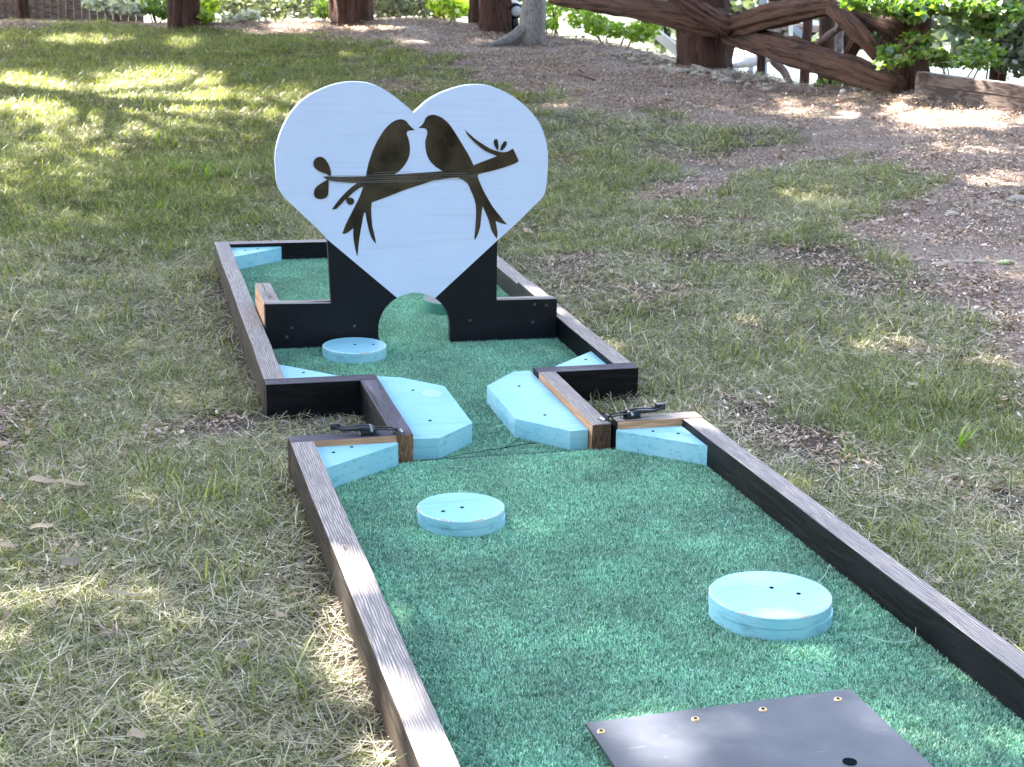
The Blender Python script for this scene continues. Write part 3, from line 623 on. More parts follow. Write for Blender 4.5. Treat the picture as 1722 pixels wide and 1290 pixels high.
screw_holes(P, [(.737 - .605, -1.96 + 1.70)], .0075, 'hole', .0125, 'drilled_hole')

# ---- toggle latches
def latch(label, pivot, ang, flip, zb, parent_rot=0):
    e = empty('toggle_latch', pivot, (0, 0, ang)); props(e, label, 'latch', 'black toggle latches joining the two sections')
    s = flip
    bm = bmesh.new(); add_box(bm, -.035, .045, -.017, .017, 0, .004); add_box(bm, -.03, .03, -.019, -.015, .004, .022); add_box(bm, -.03, .03, .015, .019, .004, .022); bevel(bm, .001, 1)
    link('base_plate', bm_to_mesh(bm, 'base_plate'), M['metal_black'], e)
    bm = bmesh.new()                    # lever: two cheeks that run together into a curled grip
    for y_ in (-.012, .012):
        add_tube(bm, [(.02, y_, .020), (-.02, y_, .026), (-.06, y_, .024), (-.095, y_ * .9, .022), (-.125, y_ * .8, .027), (-.150, y_ * .7, .040)], [.006, .007, .007, .006, .006, .005], 8)
    add_box(bm, -.155, -.115, -.009, .009, .022, .044); add_box(bm, -.085, .015, -.012, .012, .016, .021); bevel(bm, .002, 1)
    link('lever', bm_to_mesh(bm, 'lever'), M['metal_black'], e)
    bm = bmesh.new(); bmesh.ops.create_cone(bm, segments=14, radius1=.006, radius2=.006, depth=.046, cap_ends=True)
    bmesh.ops.rotate(bm, verts=bm.verts, cent=(0, 0, 0), matrix=Matrix.Rotation(math.pi / 2, 3, 'X')); bmesh.ops.translate(bm, verts=bm.verts, vec=(.012, 0, .020))
    link('pivot_pin', bm_to_mesh(bm, 'pivot_pin'), M['steel'], e)
    bm = bmesh.new(); pts = [(.015, -.010, .02), (.06, -.011, .017), (.10, -.012, .014), (.112, 0, .014), (.10, .012, .014), (.06, .011, .017), (.015, .010, .02)]
    add_tube(bm, pts, .0032, 8); link('wire_loop', bm_to_mesh(bm, 'wire_loop'), M['metal_black'], e)
    bm = bmesh.new(); add_box(bm, .098, .150, -.015, .015, 0, .004); add_box(bm, .112, .119, -.012, .012, .004, .020); bevel(bm, .001, 1)
    k = link('catch', bm_to_mesh(bm, 'catch'), M['metal_black'], e)
    bm = bmesh.new(); bmesh.ops.create_cone(bm, segments=12, radius1=.006, radius2=.004, depth=.004, cap_ends=True)
    sm_ = bm_to_mesh(bm, 'screw'); sm_.materials.append(M['steel'])
    for y_ in (-.008, .008):
        o = bpy.data.objects.new('screw', sm_); COL.objects.link(o); o.parent = k; o.location = (.138, y_, .006)
    e.scale = (.68, 1.0, .80); return e
latch('black toggle latch on the left end rail, lever folded flat over the dark gap', (.222, -.030, H + .002), -.04, 1, 0)
latch('black toggle latch on the right end rail, lever end curled up beside the grass', (1.003, -.028, H + .002), math.pi + .10, -1, 0)

# ================================================================ SCATTER
def scatter(name, protos, P_, rot, scl, idx, label=None, cat=None, group=None, kind='stuff', parent=None):
    me = bpy.data.meshes.new(name); P_ = np.asarray(P_, np.float32)
    me.vertices.add(len(P_)); me.vertices.foreach_set('co', P_.ravel())
    a = me.attributes.new('rot', 'FLOAT_VECTOR', 'POINT'); a.data.foreach_set('vector', np.asarray(rot, np.float32).ravel())
    a = me.attributes.new('scl', 'FLOAT_VECTOR', 'POINT'); a.data.foreach_set('vector', np.asarray(scl, np.float32).ravel())
    a = me.attributes.new('pick', 'INT', 'POINT'); a.data.foreach_set('value', np.asarray(idx, np.int32))
    o = bpy.data.objects.new(name, me); COL.objects.link(o)
    if parent: o.parent = parent
    pc = bpy.data.collections.new(name + '_sources')
    for i, p in enumerate(protos):
        q = bpy.data.objects.new('%s_source_%02d' % (name, i), p); pc.objects.link(q)
    g = bpy.data.node_groups.new(name + '_scatter', 'GeometryNodeTree')
    g.interface.new_socket('Geometry', in_out='INPUT', socket_type='NodeSocketGeometry'); g.interface.new_socket('Geometry', in_out='OUTPUT', socket_type='NodeSocketGeometry')
    gi = g.nodes.new('NodeGroupInput'); go = g.nodes.new('NodeGroupOutput')
    ip = g.nodes.new('GeometryNodeInstanceOnPoints'); ci = g.nodes.new('GeometryNodeCollectionInfo')
    ci.inputs['Collection'].default_value = pc; ci.inputs['Separate Children'].default_value = True; ci.inputs['Reset Children'].default_value = True
    def na(n, dt):
        q = g.nodes.new('GeometryNodeInputNamedAttribute'); q.data_type = dt; q.inputs['Name'].default_value = n; return q.outputs[0]
    e2r = g.nodes.new('FunctionNodeEulerToRotation')
    g.links.new(na('rot', 'FLOAT_VECTOR'), e2r.inputs[0])
    g.links.new(gi.outputs[0], ip.inputs['Points']); g.links.new(ci.outputs[0], ip.inputs['Instance'])
    ip.inputs['Pick Instance'].default_value = True
    g.links.new(na('pick', 'INT'), ip.inputs['Instance Index']); g.links.new(e2r.outputs[0], ip.inputs['Rotation']); g.links.new(na('scl', 'FLOAT_VECTOR'), ip.inputs['Scale'])
    g.links.new(ip.outputs[0], go.inputs[0])
    md = o.modifiers.new('scatter', 'NODES'); md.node_group = g
    return props(o, label, cat, group, kind)

def blades(n, R_, L0, L1, w0, w1, lean0, lean1, droop, tone_f, flat=0.0, segs=3, seed=0):
    """n grass blades rooted in a disc: arrays of verts, quads, tone"""
    r = np.random.default_rng(seed); V_ = []; F_ = []; T_ = []
    rad = R_ * np.sqrt(r.random(n)); th = r.random(n) * 6.283
    bx, by = rad * np.cos(th), rad * np.sin(th)
    L = r.uniform(L0, L1, n); W = r.uniform(w0, w1, n); az = r.random(n) * 6.283
    el = np.radians(r.uniform(lean0, lean1, n)); tone = tone_f(r, n)
    fl = r.random(n) < flat; el = np.where(fl, np.radians(r.uniform(0, 12, n)), el); z0 = np.where(fl, r.uniform(.002, .022, n), 0)
    bend = r.normal(0, .35, n); dr = np.where(fl, r.normal(0, .12, n), r.uniform(droop * .3, droop, n))
    cx_, cy_, cz_ = bx.copy(), by.copy(), z0.copy(); e = el.copy(); a = az.copy(); base = 0
    rows = []
    for s_ in range(segs + 1):
        k = s_ / segs; wd = W * (1 - k ** 1.8 * .92) * .5
        sx, sy = -np.sin(a) * wd, np.cos(a) * wd
        rows.append(np.stack([np.stack([cx_ - sx, cy_ - sy, cz_], 1), np.stack([cx_ + sx, cy_ + sy, cz_], 1)], 1))
        st = L / segs
        cx_ = cx_ + np.cos(a) * np.cos(e) * st; cy_ = cy_ + np.sin(a) * np.cos(e) * st; cz_ = np.maximum(cz_ + np.sin(e) * st, .001)
        e = e - dr / segs; a = a + bend / segs
    V_ = np.concatenate([q.reshape(n, 2, 3) for q in rows], 1).reshape(-1, 3)     # blade-major
    k2 = 2 * (segs + 1); b0 = np.arange(n)[:, None] * k2
    for s_ in range(segs):
        F_.append(b0 + np.array([2 * s_, 2 * s_ + 1, 2 * s_ + 3, 2 * s_ + 2]))
    return V_, np.concatenate(F_), np.repeat(tone, k2)
def proto(name, parts, mat):
    V_, F_, T_ = [], [], []; o = 0
    for v, f, t_ in parts: V_.append(v); F_.append(f + o); T_.append(t_); o += len(v)
    me = mesh_np(name, np.concatenate(V_), np.concatenate(F_), True, np.concatenate(T_)); me.materials.append(mat); return me

tg = lambda r, n: r.beta(.8, .8, n) * .58
td = lambda r, n: .62 + r.beta(.8, 1.1, n) * .38
tm = lambda r, n: np.where(r.random(n) < .55, r.random(n) * .55, .62 + r.random(n) * .36)
gp = []
for k in range(4): gp.append(proto('lawn_green', [blades(60, .085, .03, .08, .0020, .0040, 30, 85, 1.9, tg, .05, seed=k), blades(16, .09, .03, .08, .0014, .003, 10, 60, 1.2, td, .7, seed=40 + k)], M['grass']))
for k in range(4): gp.append(proto('lawn_mixed', [blades(46, .085, .025, .075, .0018, .0036, 20, 75, 2.0, tg, .1, seed=80 + k), blades(46, .095, .04, .10, .0012, .0030, 5, 55, 1.4, td, .6, seed=120 + k)], M['grass']))
for k in range(4): gp.append(proto('lawn_sparse', [blades(12, .09, .03, .08, .002, .0035, 20, 80, 2.0, tg, .2, seed=160 + k), blades(34, .10, .04, .10, .0012, .003, 0, 40, .8, td, .8, seed=200 + k)], M['grass']))
for k in range(2): gp.append(proto('lawn_tall', [blades(24, .06, .09, .16, .0028, .005, 40, 85, 2.1, tg, 0, seed=240 + k)], M['grass']))

def inpoly(x, y, poly):
    x = np.asarray(x); y = np.asarray(y); c_ = np.zeros(x.shape, bool); n = len(poly)
    for i in range(n):
        x1, y1 = poly[i]; x2, y2 = poly[(i + 1) % n]
        k = ((y1 > y) != (y2 > y)) & (x < (x2 - x1) * (y - y1) / (y2 - y1 + 1e-9) + x1); c_ ^= k
    return c_
DIRT = [(-400, 20), (0, 44), (290, 50), (420, 52), (560, 66), (700, 88), (800, 120), (880, 168), (940, 186), (1060, 188), (1180, 205), (1310, 214), (1345, 232),
        (1240, 258), (1110, 292), (1040, 330), (1090, 345), (1200, 318), (1340, 280), (1490, 262), (1545, 300), (1500, 345), (1462, 385), (1500, 430),
        (1560, 490), (1630, 585), (1722, 700), (2100, 880), (2600, 900), (2600, 60), (2000, -60), (-400, -60)]
DIRT_W = [tuple(on_ground(max(-700, min(2400, a_)), max(b_, 30))[:2]) for a_, b_ in DIRT[:-4]]
def dirtness(x, y):                    # 1 bare soil and litter, 0 lawn
    px, py = project(np.stack([x, y, ground(x, y)], 1))
    j = 14 + .03 * py
    px = px + (fbm(x, y, .5, 11) - .5) * 9 * j; py = py + (fbm(x, y, .45, 23) - .5) * 2.6 * j
    return inpoly(px, py, DIRT)
def in_boxes(x, y, mrg):
    a = (x > -mrg) & (x < 1.21 + mrg) & (y < .0 + mrg) & (y > YN - T - mrg)
    u = x - BOX_B[0]; v = y - BOX_B[1]
    b = (u > -mrg) & (u < WB + mrg) & (v > -mrg) & (v < LB + mrg)
    c_ = (u > .297 - mrg) & (u < .943 + mrg) & (v > -.6) & (v < 0)
    return a | b | c_
hm = ~(dirtness(V[:, 0], V[:, 1]) & (V[:, 0] > -1)); at2 = gr.data.attributes.new('humus', 'FLOAT', 'POINT'); at2.data.foreach_set('value', hm.astype(np.float32))
GP, GS, GI = [], [], []
for d0, d1, sp_, sc_, ww in ((1.6, 5.6, .052, 1.0, 1.0), (5.6, 10.5, .075, 1.15, 1.2), (10.5, 22, .115, 1.35, 1.45)):
    gx, gy = np.meshgrid(np.arange(-4, 10, sp_), np.arange(-3.6, 21, sp_)); gx = gx.ravel(); gy = gy.ravel()
    gx = gx + rng.uniform(-.5, .5, gx.shape) * sp_; gy = gy + rng.uniform(-.5, .5, gy.shape) * sp_
    d = np.hypot(gx - CAM[0], gy - CAM[1]); k = (d >= d0) & (d < d1) & ((gy - CAM[1]) > 0); gx, gy = gx[k], gy[k]
    px, py = project(np.stack([gx, gy, ground(gx, gy)], 1)); k = (px > -330) & (px < 2050) & (py < 1560) & (py > 15); gx, gy, px, py = gx[k], gy[k], px[k], py[k]
    k = ~in_boxes(gx, gy, .045); gx, gy, px, py = gx[k], gy[k], px[k], py[k]
    dirt = dirtness(gx, gy)
    bare = fbm(gx, gy, .42, 31)                                    # bare spots inside the lawn
    bare = bare - .2 * np.clip((620 - px) / 100, 0, 1) * np.clip((720 - py) / 200, 0, 1)
    keep = np.where(dirt, rng.random(len(gx)) < .07, rng.random(len(gx)) < np.clip(1.25 - 3.2 * np.clip(bare - .61, 0, 1) * 3 - .10, .16, 1))
    hollow = (gx > 0) & (gx < 1.21) & (gy > 0) & (gy < .55); keep &= ~hollow | (rng.random(len(gx)) < .35)
    gx, gy, px, py, bare, dirt = gx[keep], gy[keep], px[keep], py[keep], bare[keep], dirt[keep]
    lush = fbm(gx, gy, 1.3, 51) + .28 * np.clip((560 - py) / 400, 0, 1) * (px < 900) - .12 + .34 * np.clip((620 - px) / 120, 0, 1) * np.clip((560 - py) / 300, 0, 1)
    typ = np.where(lush + rng.normal(0, .10, len(gx)) > .58, 0, np.where(bare + rng.normal(0, .08, len(gx)) > .55, 2, 1)); typ = np.where(dirt, 2, typ)
    pick = typ * 4 + rng.integers(0, 4, len(gx))
    tall = (rng.random(len(gx)) < .02) & ~dirt; pick = np.where(tall, 12 + rng.integers(0, 2, len(gx)), pick)
    s_ = sc_ * rng.uniform(.75, 1.2, len(gx)) * np.where(dirt, .7, 1)
    GP.append(np.stack([gx, gy, ground(gx, gy) - .004], 1)); GS.append(np.stack([s_ * ww ** .3, s_ * ww ** .3, s_ * rng.uniform(.8, 1.1, len(gx)) / sc_ ** .4], 1)); GI.append(pick)
# lawn outside the picture, thinner
gx, gy = np.meshgrid(np.arange(-11, 15, .15), np.arange(-6, 19, .15)); gx = gx.ravel() + rng.uniform(-.07, .07, gx.size); gy = gy.ravel() + rng.uniform(-.07, .07, gy.size)
px, py = project(np.stack([gx, gy, ground(gx, gy)], 1)); back = (gx - CAM[0]) * FWD[0] + (gy - CAM[1]) * FWD[1] < 1.6
k = (back | (px <= -330) | (px >= 2050) | (py >= 1560)) & ~in_boxes(gx, gy, .06); gx, gy = gx[k], gy[k]
k = ~(dirtness(gx, gy) & (gx > 2)); gx, gy = gx[k], gy[k]; n = len(gx)
GP.append(np.stack([gx, gy, ground(gx, gy) - .004], 1)); GS.append(np.repeat(rng.uniform(1.3, 1.7, n)[:, None], 3, 1) * np.array([[1, 1, .65]])); GI.append(rng.integers(0, 8, n))
GP = np.concatenate(GP); GS = np.concatenate(GS); GI = np.concatenate(GI)
rot = np.stack([rng.normal(0, .08, len(GP)), rng.normal(0, .08, len(GP)), rng.random(len(GP)) * 6.283], 1)
scatter('grass', gp, GP, rot, GS, GI, 'shaggy green lawn with dry straw around the mini golf hole', 'grass')
print('grass instances', len(GP))

# ---- artificial turf fibres (4.6 cm tiles)
def fibres(seed):
    r = np.random.default_rng(seed)
    return proto('turf_tile', [blades(720, .036, .006, .0115, .0012, .0022, 25, 90, 1.2, lambda q, n: q.beta(.9, .95, n), 0, 2, seed)], M['turf'])
tp = [fibres(300 + k) for k in range(6)]
def turf(name, parent, rects, base_z, label):
    Ps = []
    s_ = .046
    for x0, x1, y0, y1 in rects:
        nx_, ny_ = max(1, round((x1 - x0) / s_)), max(1, round((y1 - y0) / s_))
        gx, gy = np.meshgrid(np.linspace(x0, x1, nx_), np.linspace(y0, y1, ny_)); Ps.append(np.stack([gx.ravel(), gy.ravel(), np.full(gx.size, base_z)], 1))
    Ps = np.concatenate(Ps); n = len(Ps)
    zz_ = .75 + .5 * fbm(Ps[:, 0], Ps[:, 1], .35, 5)
    o = scatter(name, tp, Ps, np.stack([np.zeros(n), np.zeros(n), rng.random(n) * 6.283], 1), np.stack([np.full(n, 1.), np.full(n, 1.), zz_], 1), rng.integers(0, 6, n), parent=parent)
    o['label'] = label; return o
mg = .028
turf('turf_pile', A, [(T + mg, 1.21 - T - mg, -2.44, -.095), (.385, .86, -.095, -.058)], ZT - .003, 'green artificial turf, lighter from wear')
turf('turf_pile', B, [(T2 + mg, WB - T2 - mg, T2 + mg, LB - T2 - mg), (.385, .857, -.562, T2)], ZT - .003, 'darker green artificial turf')
# seam of the two turf pieces
bm = bmesh.new()
sp = [(.357, -.100), (.43, -.085), (.50, -.060), (.56, -.045), (.615, -.03), (.655, .01), (.69, .06)]
add_tube(bm, [(x_, y_, .0485) for x_, y_ in sp], .0009, 5); add_tube(bm, [(.615, -.03, .0485), (.67, -.008, .0485), (.72, .0, .0485)], .0012, 5)
link('turf_seam', bm_to_mesh(bm, 'turf_seam'), M['hole'], A)

# stray straws on the turf
def straw(pts, r_, label, mat='straw_turf', cat='straw', name='straw', group='dry straws lying on the turf'):
    bm = bmesh.new(); c_ = Vector(pts[0]); n = len(pts); P_ = [Vector(p) - c_ for p in pts]
    sm_ = []
    for i in range(n - 1):
        for k in range(5):
            tt = k / 5; p0 = P_[max(i - 1, 0)]; p1 = P_[i]; p2 = P_[i + 1]; p3 = P_[min(i + 2, n - 1)]
            sm_.append(.5 * ((2 * p1) + (p2 - p0) * tt + (2 * p0 - 5 * p1 + 4 * p2 - p3) * tt ** 2 + (3 * p1 - p0 - 3 * p2 + p3) * tt ** 3))
    sm_.append(P_[-1]); add_tube(bm, sm_, r_ * .65, 6)
    props(link(name, bm_to_mesh(bm, name, True), M[mat], None, c_), label, cat, group)
zs = .0525
straw([(.60, .115, .062), (.65, .135, .066), (.70, .15, .066), (.735, .17, .064)], .0016, 'white feathery strand between the two neck blocks')
straw([(1.01, -1.47, .056), (1.05, -1.52, .058), (1.10, -1.52, .058), (1.14, -1.46, .055)], .0011, 'curved pale straw by the right rail below the large disc')
straw([(.42, -.185, .055), (.44, -.205, .058), (.47, -.195, .057), (.475, -.165, .054)], .0012, 'looped straw in front of the cut end of the left neck rail')
straw([(.27, -1.20, .054), (.29, -1.225, .057), (.325, -1.215, .056)], .0011, 'short curved straw near the left rail')
straw([(.43, -1.02, .054), (.46, -1.04, .057), (.49, -.99, .055)], .0011, 'short straw in the middle of the near turf')
straw([(.80, -1.56, .054), (.82, -1.60, .057), (.86, -1.63, .056)], .0011, 'thin straw just above the cover plate')
straw([(1.03, -1.20, .054), (1.07, -1.17, .060), (1.12, -1.10, .058)], .0014, 'forked straw between large disc and right rail')
straw([(.49, -.62, .054), (.52, -.60, .062), (.53, -.55, .056)], .0011, 'bent straw right of the medium disc')
straw([(.20, .70, .075), (.24, .72, .08), (.28, .71, .078)], .0012, 'pale straw left of the thin disc on the far turf')
straw([(.98, .55, .072), (1.0, .58, .076), (1.03, .575, .072)], .0012, 'pale straw right of the arch on the far turf')

# ================================================================ LEAF LITTER AND STONES
def chips(n, R_, s0, s1, seed):
    r = np.random.default_rng(seed); V_ = []; F_ = []; T_ = []
    for i in range(n):
        rad = R_ * math.sqrt(r.random()); th = r.random() * 6.283; s_ = r.uniform(s0, s1); asp = r.uniform(.3, .6); a_ = r.random() * 6.283; tl_ = r.normal(0, .35, 2)
        c_ = np.array([rad * math.cos(th), rad * math.sin(th), r.uniform(.004, .016)])
        q = [(-1, 0, .12), (-.3, -asp, 0), (.5, -asp * .7, .05), (1, 0, .22), (.4, asp * .8, .08), (-.4, asp * .8, 0)]
        for x_, y_, z_ in q:
            X_ = (x_ * math.cos(a_) - y_ * math.sin(a_)) * s_; Y_ = (x_ * math.sin(a_) + y_ * math.cos(a_)) * s_
            V_.append(c_ + (X_, Y_, z_ * s_ + X_ * tl_[0] + Y_ * tl_[1]))
        b = i * 6; F_ += [(b, b + 1, b + 2, b + 5), (b + 5, b + 2, b + 3, b + 4)]
        T_ += [float(np.clip(r.normal(.5, .28), 0, 1))] * 6
    return np.array(V_), np.array(F_), np.array(T_)
lp = [proto('litter_patch', [chips(110, .16, .003, .0125, 400 + k)], M['litter']) for k in range(6)]
lp += [proto('litter_leaves', [chips(60, .16, .003, .011, 420 + k), chips(9, .15, .016, .032, 430 + k)], M['litter']) for k in range(3)]
gx, gy = np.meshgrid(np.arange(-4, 12, .12), np.arange(-1, 21.5, .12)); gx = gx.ravel() + rng.uniform(-.06, .06, gx.size); gy = gy.ravel() + rng.uniform(-.06, .06, gy.size)
px, py = project(np.stack([gx, gy, ground(gx, gy)], 1)); k = (px > -330) & (px < 2050) & ~in_boxes(gx, gy, .2); gx, gy = gx[k], gy[k]
d_ = dirtness(gx, gy); fine_ = fbm(gx, gy, .8, 71); px, py = project(np.stack([gx, gy, ground(gx, gy)], 1))
k = np.where(d_, rng.random(len(gx)) < np.clip(.65 + (fine_ - .45) * 2.0, .4, 1), rng.random(len(gx)) < np.where((fbm(gx, gy, .42, 31) > .60) & ((px > 620) | (py > 640)), .75, .08)); gx, gy, d_ = gx[k], gy[k], d_[k]
n = len(gx); s_ = rng.uniform(.6, 1.25, n)
scatter('leaf_litter', lp, np.stack([gx, gy, ground(gx, gy) + .002], 1), np.stack([rng.normal(0, .05, n), rng.normal(0, .05, n), rng.random(n) * 6.283], 1),
        np.stack([s_] * 3, 1), np.where(rng.random(n) < .16, 6 + rng.integers(0, 3, n), rng.integers(0, 6, n)), 'brown leaf litter and bark chips covering the bare ground', 'leaf litter')
print('litter', n)

def stone_mesh(seed, sx, sy, sz):
    r = random.Random(seed); bm = bmesh.new(); bmesh.ops.create_icosphere(bm, subdivisions=2, radius=1)
    p1, p2, p3 = [r.random() * 6 for _ in range(3)]
    for v in bm.verts:
        q = 1 + .13 * math.sin(2.3 * v.co.x + p1) + .12 * math.sin(2.9 * v.co.y + p2) + .09 * math.sin(4 * v.co.z + p3)
        v.co = Vector((v.co.x * sx * q, v.co.y * sy * q, v.co.z * sz * q))
    return bm_to_mesh(bm, 'stone', True)
rocks = [(1677, 343, 24, 'flat tan stone, leftmost of the pile at the right edge of the dirt', 'stone'), (1697, 347, 20, 'flat stone second in the pile at the right edge', 'stone'), (1715, 338, 34, 'dark rounded rock at the right edge of the picture', 'stone'),
         (1690, 365, 16, 'small flat stone just below the stone pile', 'stone'), (1717, 362, 16, 'tan stone at the right edge below the dark rock', 'stone'),
         (1601, 362, 26, 'long low stone lying alone in the dirt left of the pile', 'stone'), (1688, 394, 12, 'small pale oval stone below the pile', 'stone'),
         (1703, 410, 11, 'small pale stone right above the green one', 'stone'), (1685, 415, 9, 'tiny pale stone left of the small pale stone', 'stone'), (1693, 444, 28, 'mossy green oval stone on the bare dirt', 'stone_green'),
         (1720, 402, 20, 'grey rock cut by the right edge of the picture', 'stone'), (1648, 442, 22, 'half buried flat stone left of the green one', 'stone'), (1612, 442, 24, 'half buried long stone where the grass begins', 'stone'), (1620, 215, 10, 'little stone in the sunlit dirt', 'stone')]
for i, (px, py, wpx, lab, mt) in enumerate(rocks):
    p = on_ground(px, py); r_ = wpx / 2 / FPX * np.linalg.norm(p - CAM)
    o = link('stone', stone_mesh(500 + i, r_, r_ * .62, r_ * .42), M[mt], None, (p[0], p[1], p[2] + r_ * .15), (random.uniform(-.1, .1), random.uniform(-.1, .1), random.uniform(-.4, .4)))
    props(o, lab, 'stone', 'loose stones in the dirt on the right')
# cobbles along the crest beside the big fence post
for i in range(90):
    k = i / 89; px = 1046 + k * 250 + random.uniform(-12, 12); py = np.interp(px, [1040, 1110, 1220, 1300], [84, 102, 124, 142]) + random.uniform(-5, 14)
    p = on_ground(px, py); r_ = random.uniform(.028, .055)
    o = link('cobble', stone_mesh(600 + i, r_ * 1.2, r_ * .8, r_ * .6), M['stone'], None, (p[0], p[1], p[2] + r_ * .2), (0, 0, random.uniform(0, 3)))
    props(o, 'grey cobble in the stone border left of the log fence, on the crest', 'cobble', 'cobbles bordering the crest beside the fence')
for i, (px, py, s_) in enumerate(((1418, 155, .035), (1512, 152, .045))):
    p = on_ground(px, py + 2); o = link('stone', stone_mesh(700 + i, s_, s_ * .7, s_ * .6), M['drift'], None, (p[0], p[1], p[2] + s_ * .4))
    props(o, ['white pebble left of the right fence post', 'larger white stone at the foot of the right fence post'][i], 'stone')

# single dead leaves and bark flakes on the lawn
def flake(px, py, L, Wd, ang, label, mat='dead_leaf', cat='dead leaf', lift=.034):
    p = on_ground(px, py); bm = bmesh.new(); n = 7; top = []; bot = []
    for k in range(n + 1):
        x_ = -L / 2 + L * k / n; w_ = Wd / 2 * math.sin(math.pi * (k + .25) / (n + .5)) * random.uniform(.75, 1.1); z_ = .004 * math.sin(k * .8)
        top.append(bm.verts.new((x_, w_, z_ + .006))); bot.append(bm.verts.new((x_, -w_, z_)))
    for k in range(n): bm.faces.new((bot[k], bot[k + 1], top[k + 1], top[k]))
    r = bmesh.ops.solidify(bm, geom=bm.faces[:], thickness=.0015)
    props(link('dead_leaf', bm_to_mesh(bm, 'dead_leaf'), M[mat], None, (p[0], p[1], p[2] + lift), (random.uniform(-.2, .2), random.uniform(-.2, .2), ang)), label, cat, 'dead leaves and bark flakes lying on the lawn')
flake(84, 572, .06, .03, .3, 'pale dead leaf in the grass far left of the heart')
flake(70, 828, .07, .035, -.2, 'bleached leaf with a torn end at the left edge of the lawn')
flake(118, 833, .085, .012, -.3, 'long thin bark flake beside the bleached leaf')
flake(12, 941, .06, .02, .5, 'pale bark sliver at the far left edge')
flake(72, 908, .06, .025, .3, 'small pale leaf between bark sliver and bleached leaf')
flake(474, 1060, .035, .03, .8, 'pale round leaf beside the left rail of the near section')
flake(120, 970, .05, .035, .1, 'brown curled leaf in the lower left lawn', 'stone')
flake(410, 1112, .03, .03, 1.1, 'reddish brown leaf standing in the grass left of the rail', 'stone')
flake(207, 1024, .085, .008, -.1, 'straight straw-coloured stalk in the lower left grass', 'straw_pale')
flake(232, 1265, .04, .025, .4, 'pale leaf scrap at the bottom edge of the lawn')
flake(1030, 520, .05, .035, .4, 'grey dead leaf right of the far section')
flake(1044, 497, .04, .02, .1, 'small curled leaf above the grey dead leaf')
flake(160, 546, .04, .012, .5, 'thin pale flake in the shaded lawn left of the far section')
flake(1533, 663, .05, .035, .4, 'pale leaf in the right-hand lawn')
flake(1576, 1000, .05, .03, .9, 'tan leaf in the grass outside the right rail')
# taller weeds
def weed(px, py, n_, L, lab, seed):
    p = on_ground(px, py); v, f, t_ = blades(n_, .03, L * .7, L, .008, .013, 35, 75, 1.2, lambda r, n: r.random(n), 0, 5, seed)
    me = mesh_np('broad_grass', v, f, True, t_); me.materials.append(M['weed']); o = bpy.data.objects.new('broad_grass', me); COL.objects.link(o); o.location = (p[0], p[1], p[2])
    props(o, lab, 'grass clump', 'clumps of broad grass standing above the lawn')
weed(396, 306, 7, .22, 'bright broad-bladed grass clump just left of the heart', 801)
weed(352, 300, 9, .18, 'broad grass clump left of the one beside the heart', 802)
weed(296, 292, 8, .20, 'broad grass clump in the middle of the left lawn, farthest from the heart', 803)
weed(264, 240, 5, .16, 'small grass clump behind the other clumps, under the sunny patch', 804)
weed(1610, 755, 9, .14, 'leafy weed with a pale flower head in the right lawn', 805)
weed(268, 352, 6, .12, 'low broad grass clump below the clumps of the left lawn', 806)

# ================================================================ FENCE, TREES, POND SIDE
def bark_log(bm, pts, rs, n=40, ridge=.16, seed=0, lump=.05):
    r = random.Random(seed); ph = [r.random() * 6.3 for _ in range(8)]
    P_ = [Vector(p) for p in pts]; dense = []; rr = []
    for i in range(len(P_) - 1):
        m_ = max(2, int((P_[i + 1] - P_[i]).length / .12))
        for k in range(m_): dense.append(P_[i].lerp(P_[i + 1], k / m_)); rr.append(rs[i] + (rs[i + 1] - rs[i]) * k / m_)
    dense.append(P_[-1]); rr.append(rs[-1]); rings = []; L = 0
    lay = bm.verts.layers.float_vector.get('bark') or bm.verts.layers.float_vector.new('bark')
    T0 = (P_[-1] - P_[0]).normalized(); up = Vector((0, 0, 1)) if abs(T0.z) < .9 else Vector((1, 0, 0))
    u = T0.cross(up).normalized(); v = T0.cross(u)
    for i, p in enumerate(dense):
        if i: L += (p - dense[i - 1]).length
        ring = []
        for k in range(n):
            a = 2 * math.pi * k / n + .15 * math.sin(L * 1.7 + ph[0])
            q = 1 + ridge * (abs(math.sin(3.5 * a + ph[1] + .8 * math.sin(L * 1.3 + ph[2]))) - .5) + ridge * .6 * math.sin(8 * a + ph[3] + math.sin(L * 2.6)) + ridge * .85 * r.uniform(-1, 1) + lump * math.sin(L * 4 + ph[4] + a)
            ring.append(bm.verts.new(p + (u * math.cos(2 * math.pi * k / n) + v * math.sin(2 * math.pi * k / n)) * rr[i] * q)); ring[-1][lay] = Vector((math.cos(2 * math.pi * k / n) * rr[i], math.sin(2 * math.pi * k / n) * rr[i], L + seed))
        rings.append(ring)
    for a, b in zip(rings, rings[1:]):
        for k in range(n): bm.faces.new((a[k], a[(k + 1) % n], b[(k + 1) % n], b[k]))
    bm.faces.new(rings[0]); bm.faces.new(rings[-1][::-1])
def logobj(name, pts, rs, mat, parent, seed, **kw):
    bm = bmesh.new(); o = Vector(parent.location) if parent else Vector((0, 0, 0))
    bark_log(bm, [Vector(p) - o for p in pts], [q * (.9 if name == 'log_rail' else 1) for q in rs], seed=seed, **kw); return link(name, bm_to_mesh(bm, name, True), mat, parent)
